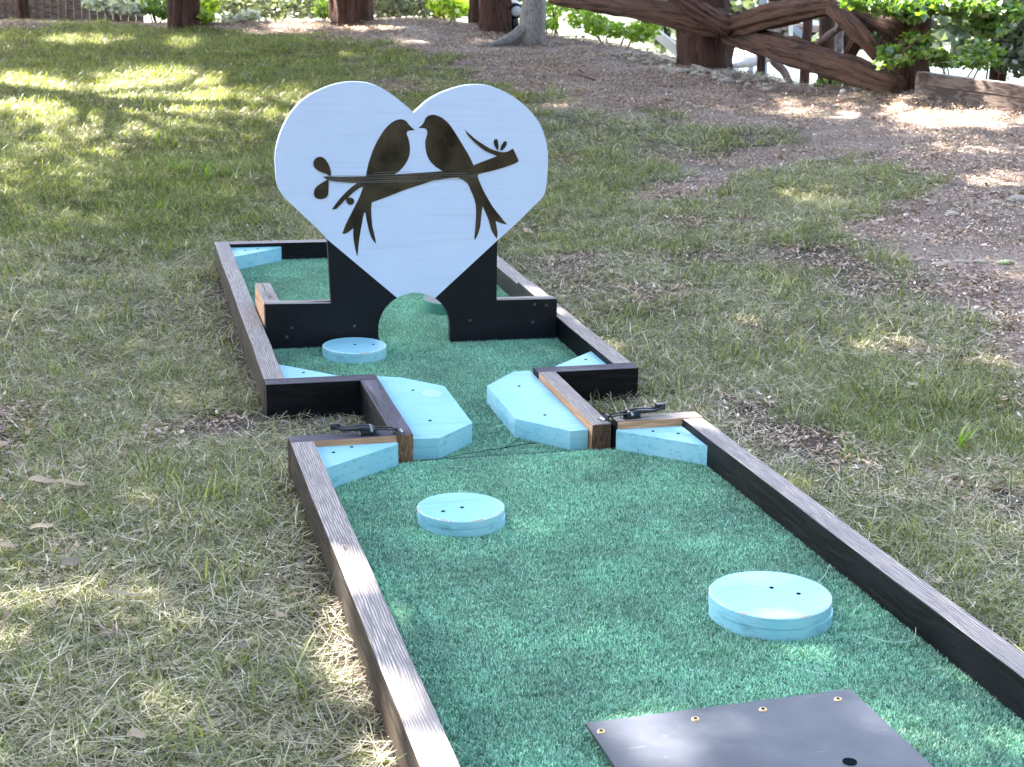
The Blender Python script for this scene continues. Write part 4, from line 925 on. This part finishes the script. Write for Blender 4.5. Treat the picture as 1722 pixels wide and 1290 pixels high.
def foliage(n, centres, leaf, seed, tone=(0, 1), droopy=0.0):
    """leaves as folded diamonds (two quads) around centres [(c, radii)], arrays for mesh_np"""
    r = np.random.default_rng(seed); cs = np.array([c for c, _, _ in centres]); rd = np.array([q for _, q, _ in centres]); wt = np.array([w_ for _, _, w_ in centres], float); wt /= wt.sum()
    k = r.choice(len(cs), n, p=wt); g = r.normal(0, 1, (n, 3)); g /= np.linalg.norm(g, axis=1)[:, None]; g *= r.random((n, 1)) ** .45
    tw = r.normal(0, .25, (max(60, n // 9), 3)); C_ = cs[k] + g * rd[k]
    C_ += tw[r.integers(0, len(tw), n)] * rd[k] * .3
    return leaves_at(C_, leaf, r, tone, droopy)
def leaves_at(C_, leaf, r, tone=(0, 1), droopy=0.0):
    n = len(C_); d = r.normal(0, 1, (n, 3)); d[:, 2] = d[:, 2] * .6 - droopy; d /= np.linalg.norm(d, axis=1)[:, None]
    s = np.cross(d, r.normal(0, 1, (n, 3))); s /= np.linalg.norm(s, axis=1)[:, None]; nn = np.cross(d, s)
    L = (leaf * r.uniform(.6, 1.25, n))[:, None]; Wd = L * .30
    a = C_ - d * L / 2; b = C_ + d * L / 2; m1 = C_ + s * Wd + nn * Wd * .35 - d * L * .05; m2 = C_ - s * Wd + nn * Wd * .35 - d * L * .05
    V_ = np.stack([a, m1, b, m2], 1).reshape(-1, 3); i = np.arange(n)[:, None] * 4
    F_ = i + np.array([0, 1, 2, 3]); t_ = np.repeat(np.clip(r.uniform(tone[0], tone[1], n), 0, 1), 4)
    return V_, F_, t_
def bush(name, label, cat, base, centres, n, leaf, mat, seed, group=None, tone=(0, 1), stems=5, droopy=0., stem_to=None):
    e = empty(name, base); props(e, label, cat, group); b = np.array(base)
    V_, F_, t_ = foliage(n, centres, leaf, seed, tone, droopy)
    me = mesh_np('foliage', V_ - b, F_, False, t_); link('foliage', me, mat, e)
    r = random.Random(seed)
    for k in range(stems):
        c_ = centres[k % len(centres)]; tip = Vector(c_[0]) - Vector(base) + Vector([r.uniform(-.4, .4) * q for q in c_[1]])
        bm = bmesh.new(); s0 = Vector((r.uniform(-.08, .08), r.uniform(-.08, .08), -.05)) if stem_to is None else Vector(stem_to) - Vector(base)
        mid = (s0 + tip) / 2 + Vector((r.uniform(-.1, .1), r.uniform(-.1, .1), r.uniform(0, .1)))
        add_tube(bm, [s0, mid, tip], [.012, .009, .005], 6); link('stem', bm_to_mesh(bm, 'stem', True), M['redlog'], e)
    return e

Dc = lambda px: float(np.interp(px, [c_[0] for c_ in CREST], [c_[2] for c_ in CREST]))
# ---- the log fence
D1, D2 = 15.7, 13.9
def DF(px): return D1 + (px - 1182) / (1522 - 1182) * (D2 - D1)
e = empty('log_fence', at(1182, 112, D1)); props(e, 'rustic fence of criss-crossed redwood logs with bark, two thick posts at the pond edge', 'fence')
w1 = 42 / FPX * D1
logobj('post', [at(1181, 125, D1), at(1183, 60, D1), at(1184, -120, D1)], [w1 * 1.03, w1, w1 * .95], M['redwood'], e, 1, ridge=.12)
w2 = 34 / FPX * D2
logobj('post', [at(1521, 172, D2), at(1524, 100, D2), at(1530, -60, D2), at(1535, -200, D2)], [w2 * 1.15, w2, w2 * .95, w2 * .9], M['redwood'], e, 2, ridge=.12)
px2m = lambda p_, D_: p_ / FPX * D_
F0 = -.36
logobj('log_rail', [at(1215, 40, D1 + F0), at(1080, 15, D1 + .1), at(930, -8, D1 + .9)], [px2m(22, D1), px2m(19, D1), px2m(15, D1)], M['redlog'], e, 3)
logobj('log_rail', [at(1228, 52, D1 - .50), at(1180, 22, D1 - .50), at(1120, -18, D1 - .45)], [px2m(13, D1), px2m(15, D1), px2m(14, D1)], M['redlog'], e, 4)
logobj('log_rail', [at(1216, 48, D1 - .30), at(1300, 26, DF(1300) - .3), at(1420, 2, DF(1420) - .3)], [px2m(18, D1), px2m(19, D1), px2m(16, D1)], M['redlog'], e, 5)
logobj('log_rail', [at(1224, 56, D1 - .25), at(1330, 88, DF(1330) - .3), at(1440, 120, DF(1440) - .3), at(1512, 148, D2 - .3)], [px2m(17, D1), px2m(22, 15), px2m(21, 14.5), px2m(17, 14)], M['redlog'], e, 6)
logobj('log_rail', [at(1395, 6, DF(1395) - .25), at(1450, 26, DF(1450) - .25), at(1514, 50, D2 - .2)], [px2m(15, 14.6), px2m(17, 14.3), px2m(14, 14)], M['redlog'], e, 7)
logobj('log_rail', [at(1400, 12, DF(1400) - .55), at(1440, 50, DF(1440) - .55), at(1478, 92, DF(1478) - .5)], [px2m(13, 14.6), px2m(14, 14.3), px2m(12, 14)], M['redlog'], e, 8)
logobj('log_rail', [at(1480, 18, D2 + .25), at(1440, 70, D2 + .5), at(1418, 112, D2 + .7)], [px2m(12, 14.6), px2m(12, 14.3), px2m(10, 14)], M['redlog'], e, 9)
logobj('log_rail', [at(1300, -6, DF(1300)), at(1360, 8, DF(1360) - .1), at(1420, 10, DF(1420) - .1)], [px2m(12, 14.6), px2m(16, 14.3), px2m(14, 14)], M['redlog'], e, 10)
logobj('log_rail', [at(1478, 100, D2 + .25), at(1500, 60, D2 + .35), at(1500, -20, D2 + .4)], [px2m(12, 14.6), px2m(14, 14.3), px2m(16, 14)], M['redlog'], e, 11)
# thin stake in front of the water
def stake(px0, py0, px1, py1, D_, wpx, name, label, cat, mat, seed, group=None):
    p0 = at(px0, py0, D_); g_ = gz(p0[0], p0[1]); p1 = at(px1, py1, D_)
    b0 = Vector((p0[0], p0[1], min(p0[2], g_) - .05)); bm = bmesh.new()
    bark_log(bm, [Vector((0, 0, 0)), (Vector(p1) - b0)], [px2m(wpx / 2, D_)] * 2, n=12, ridge=.06, seed=seed)
    props(link(name, bm_to_mesh(bm, name, True), mat, None, b0), label, cat, group)
stake(1352, 140, 1362, -20, 15.3, 15, 'wooden_stake', 'thin reddish upright stake standing behind the long falling fence rail', 'stake', M['redlog'], 21)
stake(1278, 118, 1282, 70, 16.6, 14, 'wooden_stake', 'short dark stump stake just right of the thick left fence post', 'stake', M['redwood'], 22)
stake(1396, 132, 1392, -20, 16.8, 26, 'wooden_post', 'dark post behind the crossing of the fence rails', 'post', M['redwood'], 23)
stake(1414, 128, 1413, 30, 17.5, 13, 'wooden_post', 'grey brown squared post right behind the dark post', 'post', M['dockwood'], 24)
stake(1432, 155, 1426, 60, 15.6, 16, 'wooden_post', 'leaning dark post near the fern plants under the fence', 'post', M['redwood'], 25)
# lumber wall on the right
pa = at(1546, 140, 13.35); pb_ = at(1800, 176, 12.4); dv = Vector(pb_) - Vector(pa); Lw = dv.length
e = empty('timber_wall', (0, 0, 0)); e.location = (Vector(pa) + Vector(pb_)) / 2; e.rotation_euler = (0, -math.asin(dv.z / Lw), math.atan2(dv.y, dv.x)); props(e, 'low wall of one weathered brown timber beam right of the fence', 'timber wall')
hw = px2m(46, 13)
for k, (z0, z1) in enumerate(((-hw * .78, -.004), (0, hw * .42))):
    plank('timber', e, -Lw / 2, Lw / 2, -.05 - .004 * k, .05, z0, z1, 'x', 'top_pale', 'planks', wob=.006)
# driftwood and white boards by the water
def plain_log(pts, rs, name, label, cat, mat, seed, group=None):
    b0 = Vector(pts[0]); bm = bmesh.new(); bark_log(bm, [Vector(p) - b0 for p in pts], rs, n=14, ridge=.07, seed=seed, lump=.1)
    props(link(name, bm_to_mesh(bm, name, True), mat, None, b0), label, cat, group)
plain_log([at(1228, 112, 16.6), at(1262, 106, 17.0), at(1300, 93, 17.3), at(1340, 84, 17.6)], [.02, .05, .06, .03], 'driftwood_log', 'bleached driftwood log lying behind the thick left fence post', 'driftwood', M['drift'], 31)
plain_log([at(1300, 104, 16.6), at(1318, 120, 16.2), at(1330, 140, 15.6)], [.035, .04, .03], 'bent_branch', 'dark bent branch hanging down left of the thin stake', 'branch', M['redwood'], 32)
plain_log([at(1362, 82, 16.9), at(1390, 62, 16.5), at(1414, 46, 15.2)], [.015, .045, .03], 'driftwood_log', 'grey shaggy broken branch lodged in front of the dark post', 'driftwood', M['redlog'], 33)
def slab(p0, p1, w_, th, name, label, cat, mat, group=None):
    a, b = Vector(p0), Vector(p1); L = (b - a).length; bm = bmesh.new(); add_box(bm, 0, L, -th / 2, th / 2, -w_ / 2, w_ / 2); bevel(bm, .006, 1)
    q = (b - a).to_track_quat('X', 'Z'); o = link(name, bm_to_mesh(bm, name), mat, None, a, q.to_euler()); props(o, label, cat, group)
slab(at(1106, 58, 18.2), at(1142, 88, 17.6), .13, .03, 'white_board', 'white board leaning down the bank left of the thick fence post', 'board', M['white_board'])
slab(at(1216, 86, 26), at(1272, 100, 25), .10, .5, 'white_board', 'bright white plank edge lying low behind the thick left fence post', 'board', M['white_board'])
# dock trestle across the cove
e = empty('wooden_dock', at(1320, 60, 30)); props(e, 'small grey timber dock frame with braces seen through the fence', 'dock')
eo = Vector(e.location)
def dpart(name, p0, p1, wpx, mat, D_=30):
    a, b = Vector(at(*p0, D_)) - eo, Vector(at(*p1, D_)) - eo; L = (b - a).length; h_ = px2m(wpx / 2, D_); bm = bmesh.new(); add_box(bm, 0, L, -h_ * .8, h_ * .8, -h_, h_)
    link(name, bm_to_mesh(bm, name), mat, e, a, (b - a).to_track_quat('X', 'Z').to_euler())
dpart('post', (1262, 130), (1265, 60), 8, M['steelgrey'])
dpart('post', (1284, 130), (1284, -30), 12, M['steelgrey']); dpart('post', (1297, 60), (1297, -30), 9, M['dockwood'])
dpart('beam', (1322, 33), (1386, 40), 7, M['white_board']); dpart('beam', (1318, 45), (1386, 50), 10, M['dockwood'], 30.4)
dpart('brace', (1303, 55), (1327, 34), 10, M['dockwood'], 30.2); dpart('brace', (1333, 45), (1352, 62), 9, M['steelgrey'], 29.8)
dpart('post', (1330, 95), (1330, 42), 7, M['drift'], 29.6); dpart('post', (1386, 110), (1386, 20), 9, M['dockwood'], 30.6)
dpart('deck_board', (1362, 42), (1384, 44), 14, M['dockwood'], 31)

# ---- trees with trunks in view; crowns high above the frame
LITS = [  # sunlit spots of the ground in the photograph: centre, half sizes (pixels), strength, height above ground
    (40, 160, 110, 36, 1, 0), (270, 158, 140, 46, 1, 0), (200, 200, 190, 40, .8, 0), (440, 175, 110, 36, .8, 0), (130, 240, 110, 36, .6, 0), (330, 230, 110, 40, .45, 0), (60, 300, 140, 40, .4, 0), (250, 300, 160, 40, .3, 0),
    (150, 68, 70, 8, .9, 0), (310, 74, 34, 9, .9, 0), (620, 42, 62, 12, 1, 0), (500, 44, 50, 7, 1, 0), (480, 56, 80, 5, .8, 0), (680, 72, 50, 9, .7, 0), (810, 72, 30, 6, .8, 0), (600, 95, 50, 7, .6, 0), (940, 176, 40, 8, .7, 0), (880, 165, 30, 9, .5, 0),
    (1650, 188, 220, 34, 1, 0), (1410, 182, 150, 24, .85, 0), (1300, 168, 60, 10, .6, 0), (1560, 215, 100, 18, .8, 0), (1380, 205, 60, 12, .6, 0), (1650, 252, 130, 20, .7, 0), (1690, 300, 80, 14, .8, 0), (1600, 305, 50, 9, .5, 0), (1220, 182, 40, 9, .6, 0), (1140, 190, 40, 7, .5, 0), (1120, 128, 35, 6, .5, 0),
    (1370, 335, 80, 22, .55, 0), (1700, 470, 50, 10, .5, 0), (1690, 620, 40, 12, .4, 0), (1290, 560, 60, 20, .25, 0), (1480, 580, 60, 22, .3, 0), (380, 330, 60, 15, .4, 0), (120, 380, 90, 22, .3, 0),
    (30, 1000, 150, 110, .38, 0), (200, 1060, 120, 60, .42, 0), (80, 1200, 170, 80, .38, 0), (330, 1250, 150, 60, .32, 0), (-80, 1080, 100, 100, .45, 0), (150, 860, 140, 60, .15, 0),
    (552, 1000, 62, 92, 1, 1), (612, 1230, 100, 120, 1, 1), (690, 1310, 90, 90, .9, 1),
    (1105, 1250, 80, 60, 1, 2), (1060, 1235, 30, 16, .4, 2), (1190, 1290, 50, 20, .3, 2),
    (1175, 712, 60, 30, .6, 1), (960, 560, 60, 50, .4, 1), (690, 700, 40, 26, .0, 1)]
def lit_amount(G0, G1, G2):
    out = np.zeros(len(G0))
    prj = [project(G0), project(G1), project(G2)]
    for cx_, cy_, rx_, ry_, st, lv in LITS:
        x_, y_ = prj[lv]; q = ((x_ - cx_) / rx_) ** 2 + ((y_ - cy_) / ry_) ** 2
        out = np.maximum(out, st * np.clip(1.55 - q, 0, 1) ** .7)
    return out
def crown_leaves(C0, RR, n, leaf, seed):
    """leaves filling a crown; leaves are left out along the sun rays to shape the sun patches"""
    r = np.random.default_rng(seed); g = r.normal(0, 1, (n, 3)); g /= np.linalg.norm(g, axis=1)[:, None]; g *= r.random((n, 1)) ** .4
    C_ = np.array(C0) + g * np.array(RR)
    def down(z_):
        P_ = C_.copy(); 
        for _ in range(4):
            gzv = ground(P_[:, 0], P_[:, 1]) if z_ is None else z_
            tt = (C_[:, 2] - gzv) / SUN_DIR[2]; P_ = C_ - SUN_DIR * tt[:, None] if not np.isscalar(tt) else C_ - SUN_DIR * tt
        return P_
    lit = lit_amount(down(None), down(.115), down(.05))
    x_, y_ = project(down(None)); 
    lit = lit * (.9 + .5 * (fbm(x_, y_, 40) - .3))
    keep = r.random(n) > np.where(lit > .92, 1, lit ** .6 * .97)  # crown thinned where its leaves would block a listed sun patch
    k2 = lit < .04
    C_ = C_[keep | k2]
    return leaves_at(C_, leaf, r, (0, 1))
def tree(name, label, base, trunk_pts, radii, mat, lobes, seed, n=20000, leaf=.16, group=None, limbs=3, flare=None, ridge=.12):
    e = empty(name, base); props(e, label, 'tree', group); b = Vector(base)
    bm = bmesh.new(); bark_log(bm, [Vector(p) - b for p in trunk_pts], radii, n=44, ridge=ridge, seed=seed, lump=.02)
    if flare:
        for pts, rs in flare: bark_log(bm, [Vector(p) - b for p in pts], rs, n=14, ridge=.08, seed=seed + 5)
    link('trunk', bm_to_mesh(bm, 'trunk', True), mat, e)
    r = random.Random(seed); top = Vector(trunk_pts[-1]) - b; VV, FF, TT, off = [], [], [], 0
    for li, (C0, RR) in enumerate(lobes):
        V_, F_, t_ = crown_leaves(C0, RR, n, leaf, seed * 10 + li)
        VV.append(V_ - np.array(b)); FF.append(F_ + off); TT.append(t_); off += len(V_)
        for k in range(limbs):
            tip = Vector(C0) - b + Vector([r.uniform(-.7, .7) * q for q in RR]); bm = bmesh.new(); s0 = (Vector(trunk_pts[-2]) - b).lerp(top, r.uniform(.4, 1))
            add_tube(bm, [s0, (s0 + tip) / 2 + Vector((0, 0, .5)), tip], [.09, .05, .02], 7); link('limb', bm_to_mesh(bm, 'limb', True), mat, e)
    me = mesh_np('crown', np.concatenate(VV), np.concatenate(FF), False, np.concatenate(TT)); link('crown', me, M['leaf_dark'], e)
    return e
def up(p, h_, dx=0, dy=0): return np.array([p[0] + dx, p[1] + dy, p[2] + h_])
def seen_tree(name, label, px0, px1, py, D_, mat, seed, lobes, group, lean=(0, 0), flare=False, sink=.25, ridge=.12, grounded=True):
    c_ = at((px0 + px1) / 2, py, D_)
    if grounded: c_ = on_ground((px0 + px1) / 2, py); D_ = math.hypot(c_[0] - CAM[0], c_[1] - CAM[1])
    r_ = px2m((px1 - px0) / 2, D_); b = up(c_, -sink)
    pts = [b, up(c_, .12), up(c_, .45, lean[0] * .45), up(c_, 2.5, lean[0] * 2.5), up(c_, 8.0, lean[0] * 8)]
    fl = None; rad = [r_ * 1.12, r_ * 1.03, r_, r_ * .9, r_ * .5]
    if flare:
        rad = [r_ * 1.3, r_ * 1.12, r_ * .95, r_ * .86, r_ * .5]
        fl = [([up(c_, .20, -.02), at(858, 66, D_ - .15), at(838, 72, D_ - .35), at(800, 80, D_ - .5)], [r_ * .6, r_ * .42, r_ * .26, .015]),
              ([up(c_, .12, .02), at(912, 78, D_ - .1), at(930, 84, D_ - .3)], [r_ * .5, r_ * .3, .02])]
    return tree(name, label, b, pts, rad, mat, [((x_, y_, z_), (3.7, 3.7, 1.9)) for x_, y_, z_ in lobes], seed, group=group, flare=fl, ridge=ridge)
g_red = 'redwood trees along the crest of the lawn'
seen_tree('redwood_tree', 'redwood trunk standing alone behind the left lawn, leaves on both sides', 288, 334, 46, 18.6, M['redwood'], 41, [(-3.4, 19, 9.2), (-1.5, 16.5, 8.8)], g_red)
seen_tree('redwood_tree', 'redwood trunk with ragged bark behind the bright sunlit litter', 560, 622, 39, 20.0, M['redwood'], 42, [(4, 18.7, 9.2), (.4, 20.5, 9.4)], g_red)
seen_tree('redwood_tree', 'thick redwood trunk with grey bark strip left of the floodlight', 808, 856, 52, 17.6, M['redwood'], 43, [(3, 14.7, 8.8)], g_red)
seen_tree('redwood_tree', 'darker redwood trunk half hidden behind the thick one left of the floodlight', 790, 818, 30, 19.6, M['redwood'], 44, [(1, 18, 9.0)], g_red, grounded=False)
seen_tree('oak_tree', 'grey furrowed trunk with a spreading root right of the floodlight', 874, 913, 74, 16.6, M['oakbark'], 45, [(.5, 12.2, 8.2), (3.0, 10.6, 7.6)], 'grey barked trees', lean=(.05, 0), flare=True, ridge=.05)
seen_tree('redwood_tree', 'very dark narrow trunk at the far left edge by the grey fence', 30, 47, 14, 22, M['redwood'], 46, [(-4, 23, 9.5)], g_red, grounded=False)
seen_tree('redwood_tree', 'slim redwood trunk standing behind the timber wall at the right', 1668, 1690, 120, 15.5, M['redwood'], 47, [(6.5, 14.5, 8.8)], g_red, sink=1.0, grounded=False)
# shade trees left of the picture: their shade falls on the lawn
for i, (x_, y_, lb, lab) in enumerate((
        (-4.2, 4.6, [(-4.0, 3.7, 7.6), (-4, 7.7, 8), (-1, 7.4, 7.8)], 'shade tree left of the near section, arching over the lawn'),
        (-3.6, 12.6, [(-4, 11.7, 8), (-.6, 11.4, 8.2), (-4, 15.7, 8.4), (-.2, 15.4, 8.6)], 'big spreading shade tree left of the upper lawn'),
        (-6.4, -.2, [(-4.8, .6, 7.4)], 'shade tree left of the viewer'))):
    z_ = gz(x_, y_); cx_, cy_ = np.mean([q[0] for q in lb]), np.mean([q[1] for q in lb])
    tree('shade_tree', lab, (x_, y_, z_ - .2), [(x_, y_, z_ - .2), (x_, y_, z_ + 1), (x_ * .9 + cx_ * .1, y_, z_ + 3.5), (x_ * .6 + cx_ * .4, y_ * .7 + cy_ * .3, 6.4)], [.34, .28, .25, .18], M['oakbark'],
         [(q, (3.7, 3.7, 1.8)) for q in lb], 60 + i, 22000, .15, 'shade trees around the lawn')
# unseen trees added behind and beside the viewer to dim the low skylight
for i, (x_, y_, h_, rr_) in enumerate(((-9, -11, 6.5, 4.6), (-3, -14, 7.0, 5.0), (4.5, -13.5, 6.4, 4.8), (11, -10, 6.6, 4.8), (15, -3, 6.5, 4.8), (-13, -4, 6.6, 4.8), (16.5, 5, 7, 5))):
    b_ = (x_, y_, gz(x_, y_) - .2); e = empty('added_tree', b_); props(e, ['broad added tree behind the viewer, leftmost', 'tall added tree straight behind the viewer', 'dense added tree behind the viewer, right of centre', 'broad added tree behind the right shoulder', 'added tree standing off to the right of the course', 'added tree standing off to the left of the course', 'added tree off to the right near the path'][i], 'tree', 'added trees around the course')
    bm = bmesh.new(); bark_log(bm, [Vector((0, 0, 0)), Vector((.1, 0, 2.5)), Vector((.2, .1, h_))], [.35, .28, .12], seed=90 + i); link('trunk', bm_to_mesh(bm, 'trunk', True), M['oakbark'], e)
    V_, F_, t_ = foliage(5200, [((0, 0, h_), (rr_ * .8, rr_ * .8, 2.6), 1), ((rr_ * .45, 0, h_ - 2.6), (rr_ * .6, rr_ * .6, 2.2), .8), ((-rr_ * .4, .5, h_ - 3.2), (rr_ * .6, rr_ * .6, 2.2), .8)], .42, 700 + i)
    link('crown', mesh_np('crown', V_, F_, False, t_), M['leaf_dark'], e)

# ---- bushes
def cl(px, py, D_, wpx, hpx, dep, wt=1): 
    return (tuple(at(px, py, D_)), (px2m(wpx, D_), dep, px2m(hpx, D_)), wt)
def bb(px, D_): p = at(px, 30, D_); return (float(p[0]), float(p[1]), gz(p[0], p[1]))
bush('pale_shrub', 'shrub with pale whitish leaves left of the lone redwood trunk', 'shrub', bb(200, 20.6), [cl(165, 4, 20.6, 24, 14, .5), cl(205, 12, 20.4, 30, 12, .5), cl(235, 16, 20.6, 26, 10, .4)], 620, .10, M['leaf_pale'], 101, tone=(.2, 1))
bush('green_shrub', 'mid green shrub between pale shrub and lone redwood trunk', 'shrub', bb(262, 20.3), [cl(262, 6, 20.3, 26, 16, .5), cl(275, 20, 20.2, 18, 10, .4)], 420, .09, M['leaf_green'], 102)
bush('lime_shrub', 'lime green broad-leaved shrub just right of the lone redwood trunk', 'shrub', bb(346, 19.4), [cl(350, 8, 19.6, 20, 14, .4), cl(345, 28, 19.2, 14, 10, .3)], 260, .11, M['leaf_bright'], 103)
bush('pale_shrub', 'low pale flowering ground shrub right of the lime shrub', 'shrub', bb(395, 19.8), [cl(395, 30, 19.7, 34, 6, .4), cl(420, 26, 19.8, 18, 8, .3)], 260, .09, M['leaf_pale'], 104, tone=(.3, 1))
bush('grey_shrub', 'large grey green bush between the two left redwood trunks', 'shrub', bb(460, 22.5), [cl(400, 4, 23, 40, 16, .8), cl(450, 10, 22.5, 36, 18, .8), cl(510, 8, 22, 40, 20, .8)], 1700, .09, M['leaf_grey'], 105)
bush('green_shrub', 'green bush touching the left side of the ragged redwood trunk', 'shrub', bb(545, 20.6), [cl(548, 12, 20.6, 24, 16, .4)], 420, .09, M['leaf_green'], 106)
bush('grey_shrub', 'grey green bush right of the ragged redwood trunk', 'shrub', bb(680, 21.5), [cl(655, 6, 21.5, 36, 20, .7), cl(700, 6, 21.8, 34, 20, .7)], 1400, .09, M['leaf_grey'], 107)
bush('lime_shrub', 'sunny lime green bush left of the twin redwood trunks', 'shrub', bb(758, 20.5), [cl(745, 6, 20.6, 22, 20, .5), cl(768, 12, 20.4, 20, 16, .5)], 560, .11, M['leaf_bright'], 108)
bush('green_shrub', 'green leaves behind the floodlight and grey trunk', 'shrub', bb(925, 18.8), [cl(930, 14, 18.9, 16, 18, .4), cl(925, 40, 18.6, 10, 8, .3)], 200, .09, M['leaf_bright'], 109, tone=(0, .7))
bush('vine_thicket', 'bright green thicket under the sloping fence log', 'shrub', bb(1040, 17.7), [cl(985, 34, 18.0, 32, 14, .4, 1), cl(1020, 48, 17.8, 34, 14, .4, 1.2), cl(1075, 55, 17.5, 28, 16, .4, 1.2), cl(1090, 38, 17.6, 20, 14, .3, .7), cl(975, 12, 18.4, 40, 10, .4, .7)], 1000, .085, M['leaf_bright'], 110, tone=(0, .75))
bush('leafy_branch', 'leafy green branch reaching across the right fence post', 'branch', tuple(at(1560, 60, 13.4)), [cl(1540, 66, 13.3, 24, 14, .22, 1), cl(1500, 90, 13.2, 24, 14, .2, 1), cl(1488, 106, 13.1, 14, 10, .15, .6), cl(1545, 88, 13.2, 16, 10, .2, .7), cl(1525, 104, 13.2, 14, 7, .15, .4)], 330, .085, M['leaf_green'], 111, stems=8, stem_to=tuple(at(1560, 60, 13.4)))
bush('overhanging_branch', 'overhanging green leaves at the top right above the fence', 'branch', tuple(at(1600, -40, 13.2)), [cl(1450, 4, 13.2, 26, 14, .3, .8), cl(1500, 12, 13.3, 30, 14, .3, 1), cl(1560, 8, 13.4, 40, 16, .4, 1.5), cl(1620, 12, 13.4, 40, 18, .4, 1.5), cl(1670, 20, 13.6, 30, 24, .4, 1.2), cl(1535, 26, 13.2, 14, 10, .2, .4), cl(1655, 46, 13.5, 20, 14, .3, .6)], 2500, .085, M['leaf_green'], 112, tone=(0, .7), stems=10, stem_to=tuple(at(1600, -60, 13.6)))
bush('dark_shrub', 'dark grey green tall bush at the top right corner', 'shrub', bb(1705, 15.5), [cl(1700, 30, 15.3, 34, 50, .5), cl(1705, 90, 15.2, 30, 34, .5), cl(1740, 60, 15.2, 34, 60, .5)], 2200, .085, M['leaf_grey'], 113)
bush('green_shrub', 'green plants along the top of the timber wall', 'shrub', bb(1620, 14.4), [cl(1590, 104, 14.3, 34, 9, .3), cl(1640, 104, 14.2, 30, 12, .3), cl(1652, 86, 14.4, 24, 16, .3), cl(1570, 92, 14.3, 22, 7, .2)], 620, .075, M['leaf_green'], 114, tone=(.2, .9))
bush('fern_plant', 'small ferny plant at the foot of the fence near the water', 'plant', bb(1400, 14.6), [cl(1392, 138, 14.6, 14, 9, .15), cl(1420, 132, 14.5, 16, 10, .15), cl(1380, 146, 14.5, 8, 4, .1)], 150, .07, M['leaf_green'], 115, tone=(.3, 1))
bush('fern_plant', 'tiny green weed on the crest left of the thin stake', 'plant', bb(1276, 15.6), [cl(1276, 128, 15.5, 7, 5, .08)], 40, .05, M['leaf_bright'], 116, stems=2)
# far foliage across the water and behind the shrubs: one mass
cs = []
for px in range(330, 900, 34): cs.append(cl(px, random.uniform(-14, 10), random.uniform(30, 40), 34, 22, 2.5, 1))
for px in range(-300, 330, 60): cs.append(cl(px, -22, 44, 50, 20, 3, .8))
cb = []
for px in range(1115, 1570, 22):
    for py in (-14, 8, 30, 52, 66): cb.append(cl(px + random.uniform(-8, 8), py + random.uniform(-6, 6), random.uniform(46, 54), 26, 13, 1.5, 1 if py < 60 else .5))
for px in range(1565, 1780, 26):
    for py in (-10, 14, 40, 66, 88): cb.append(cl(px, py + random.uniform(-6, 6), random.uniform(38, 46), 24, 15, 1.5, .8 if py < 60 else .45))
for px in range(1430, 2100, 40): cs.append(cl(px, random.uniform(-20, 5), random.uniform(30, 36), 34, 26, 2, 1))
V_, F_, t_ = foliage(12000, cs, .28, 120)
me = mesh_np('far_foliage', V_, F_, False, t_); props(link('far_foliage', me, M['leaf_grey']), 'blurred grey green thicket in the distance behind the trees', 'foliage', kind='stuff')
V_, F_, t_ = foliage(13000, cb, .42, 121, (0, .55))
me = mesh_np('bank_thicket', V_, F_, False, t_); props(link('bank_thicket', me, M['leaf_grey']), 'olive brush on the far bank of the pond, seen between the fence logs', 'brush', kind='stuff')
# grey plank fence far left
e = empty('plank_fence', at(70, 10, 27)); props(e, 'weathered grey plank fence at the far left edge behind the dark trunk', 'fence'); eo = Vector(e.location)
for i in range(26):
    px = -90 + i * 13; a = Vector(at(px, 18 + (px > 60) * 2, 27)); g_ = gz(a.x, a.y); bm = bmesh.new(); w_ = px2m(5.7, 27); h_ = random.uniform(1.02, 1.1)
    add_box(bm, -w_, w_, -.012, .012, 0, h_ + (a.z - g_)); o = link('board', bm_to_mesh(bm, 'board'), M['planks'], e, Vector((a.x, a.y, g_)) - eo, (0, 0, math.atan2(RGT[1], RGT[0])))
# floodlight
c0 = at(866, 16, 18.3); gq = gz(c0[0], c0[1]); e = empty('floodlight', (c0[0], c0[1], gq)); props(e, 'black garden floodlight on a stake between redwood and grey trunk', 'lamp'); hgt = c0[2] - gq
bm = bmesh.new(); add_tube(bm, [(0, 0, -.1), (0, 0, hgt * .5), (.0, .02, hgt - .06)], [.05, .045, .04], 10); link('stake', bm_to_mesh(bm, 'stake', True), M['metal_black'], e)
bm = bmesh.new(); add_tube(bm, [(0, .14, hgt + .05), (0, .08, hgt + .04), (0, 0, hgt), (0, -.06, hgt - .02)], [.04, .075, .085, .09], 18); link('lamp_head', bm_to_mesh(bm, 'lamp_head', True), M['metal_black'], e)
bm = bmesh.new(); add_tube(bm, [(0, -.0605, hgt - .02), (0, -.075, hgt - .024)], [.066, .05], 16); link('lens', bm_to_mesh(bm, 'lens', True), M['glass_lamp'], e)
# twig line on the litter
bm = bmesh.new(); p0 = on_ground(955, 130); p1 = on_ground(1000, 140); add_tube(bm, [(0, 0, .03), tuple((Vector(p1) - Vector(p0)) * .5 + Vector((0, .05, .045))), tuple(Vector(p1) - Vector(p0) + Vector((0, 0, .03)))], .008, 6)
props(link('twig', bm_to_mesh(bm, 'twig', True), M['redwood'], None, p0), 'thin dark twig on the leaf litter above the right heart lobe', 'twig')
bm = bmesh.new(); pp = [on_ground(a_, b_) for a_, b_ in ((950, 58), (1000, 68), (1060, 78), (1100, 96), (1180, 118), (1230, 138))]; add_tube(bm, [tuple(Vector(q) - Vector(pp[0]) + Vector((0, 0, .02))) for q in pp], .018, 7)
props(link('surface_root', bm_to_mesh(bm, 'surface_root', True), M['stone'], None, pp[0]), 'long thin surface root running along the crest from the grey trunk', 'root')
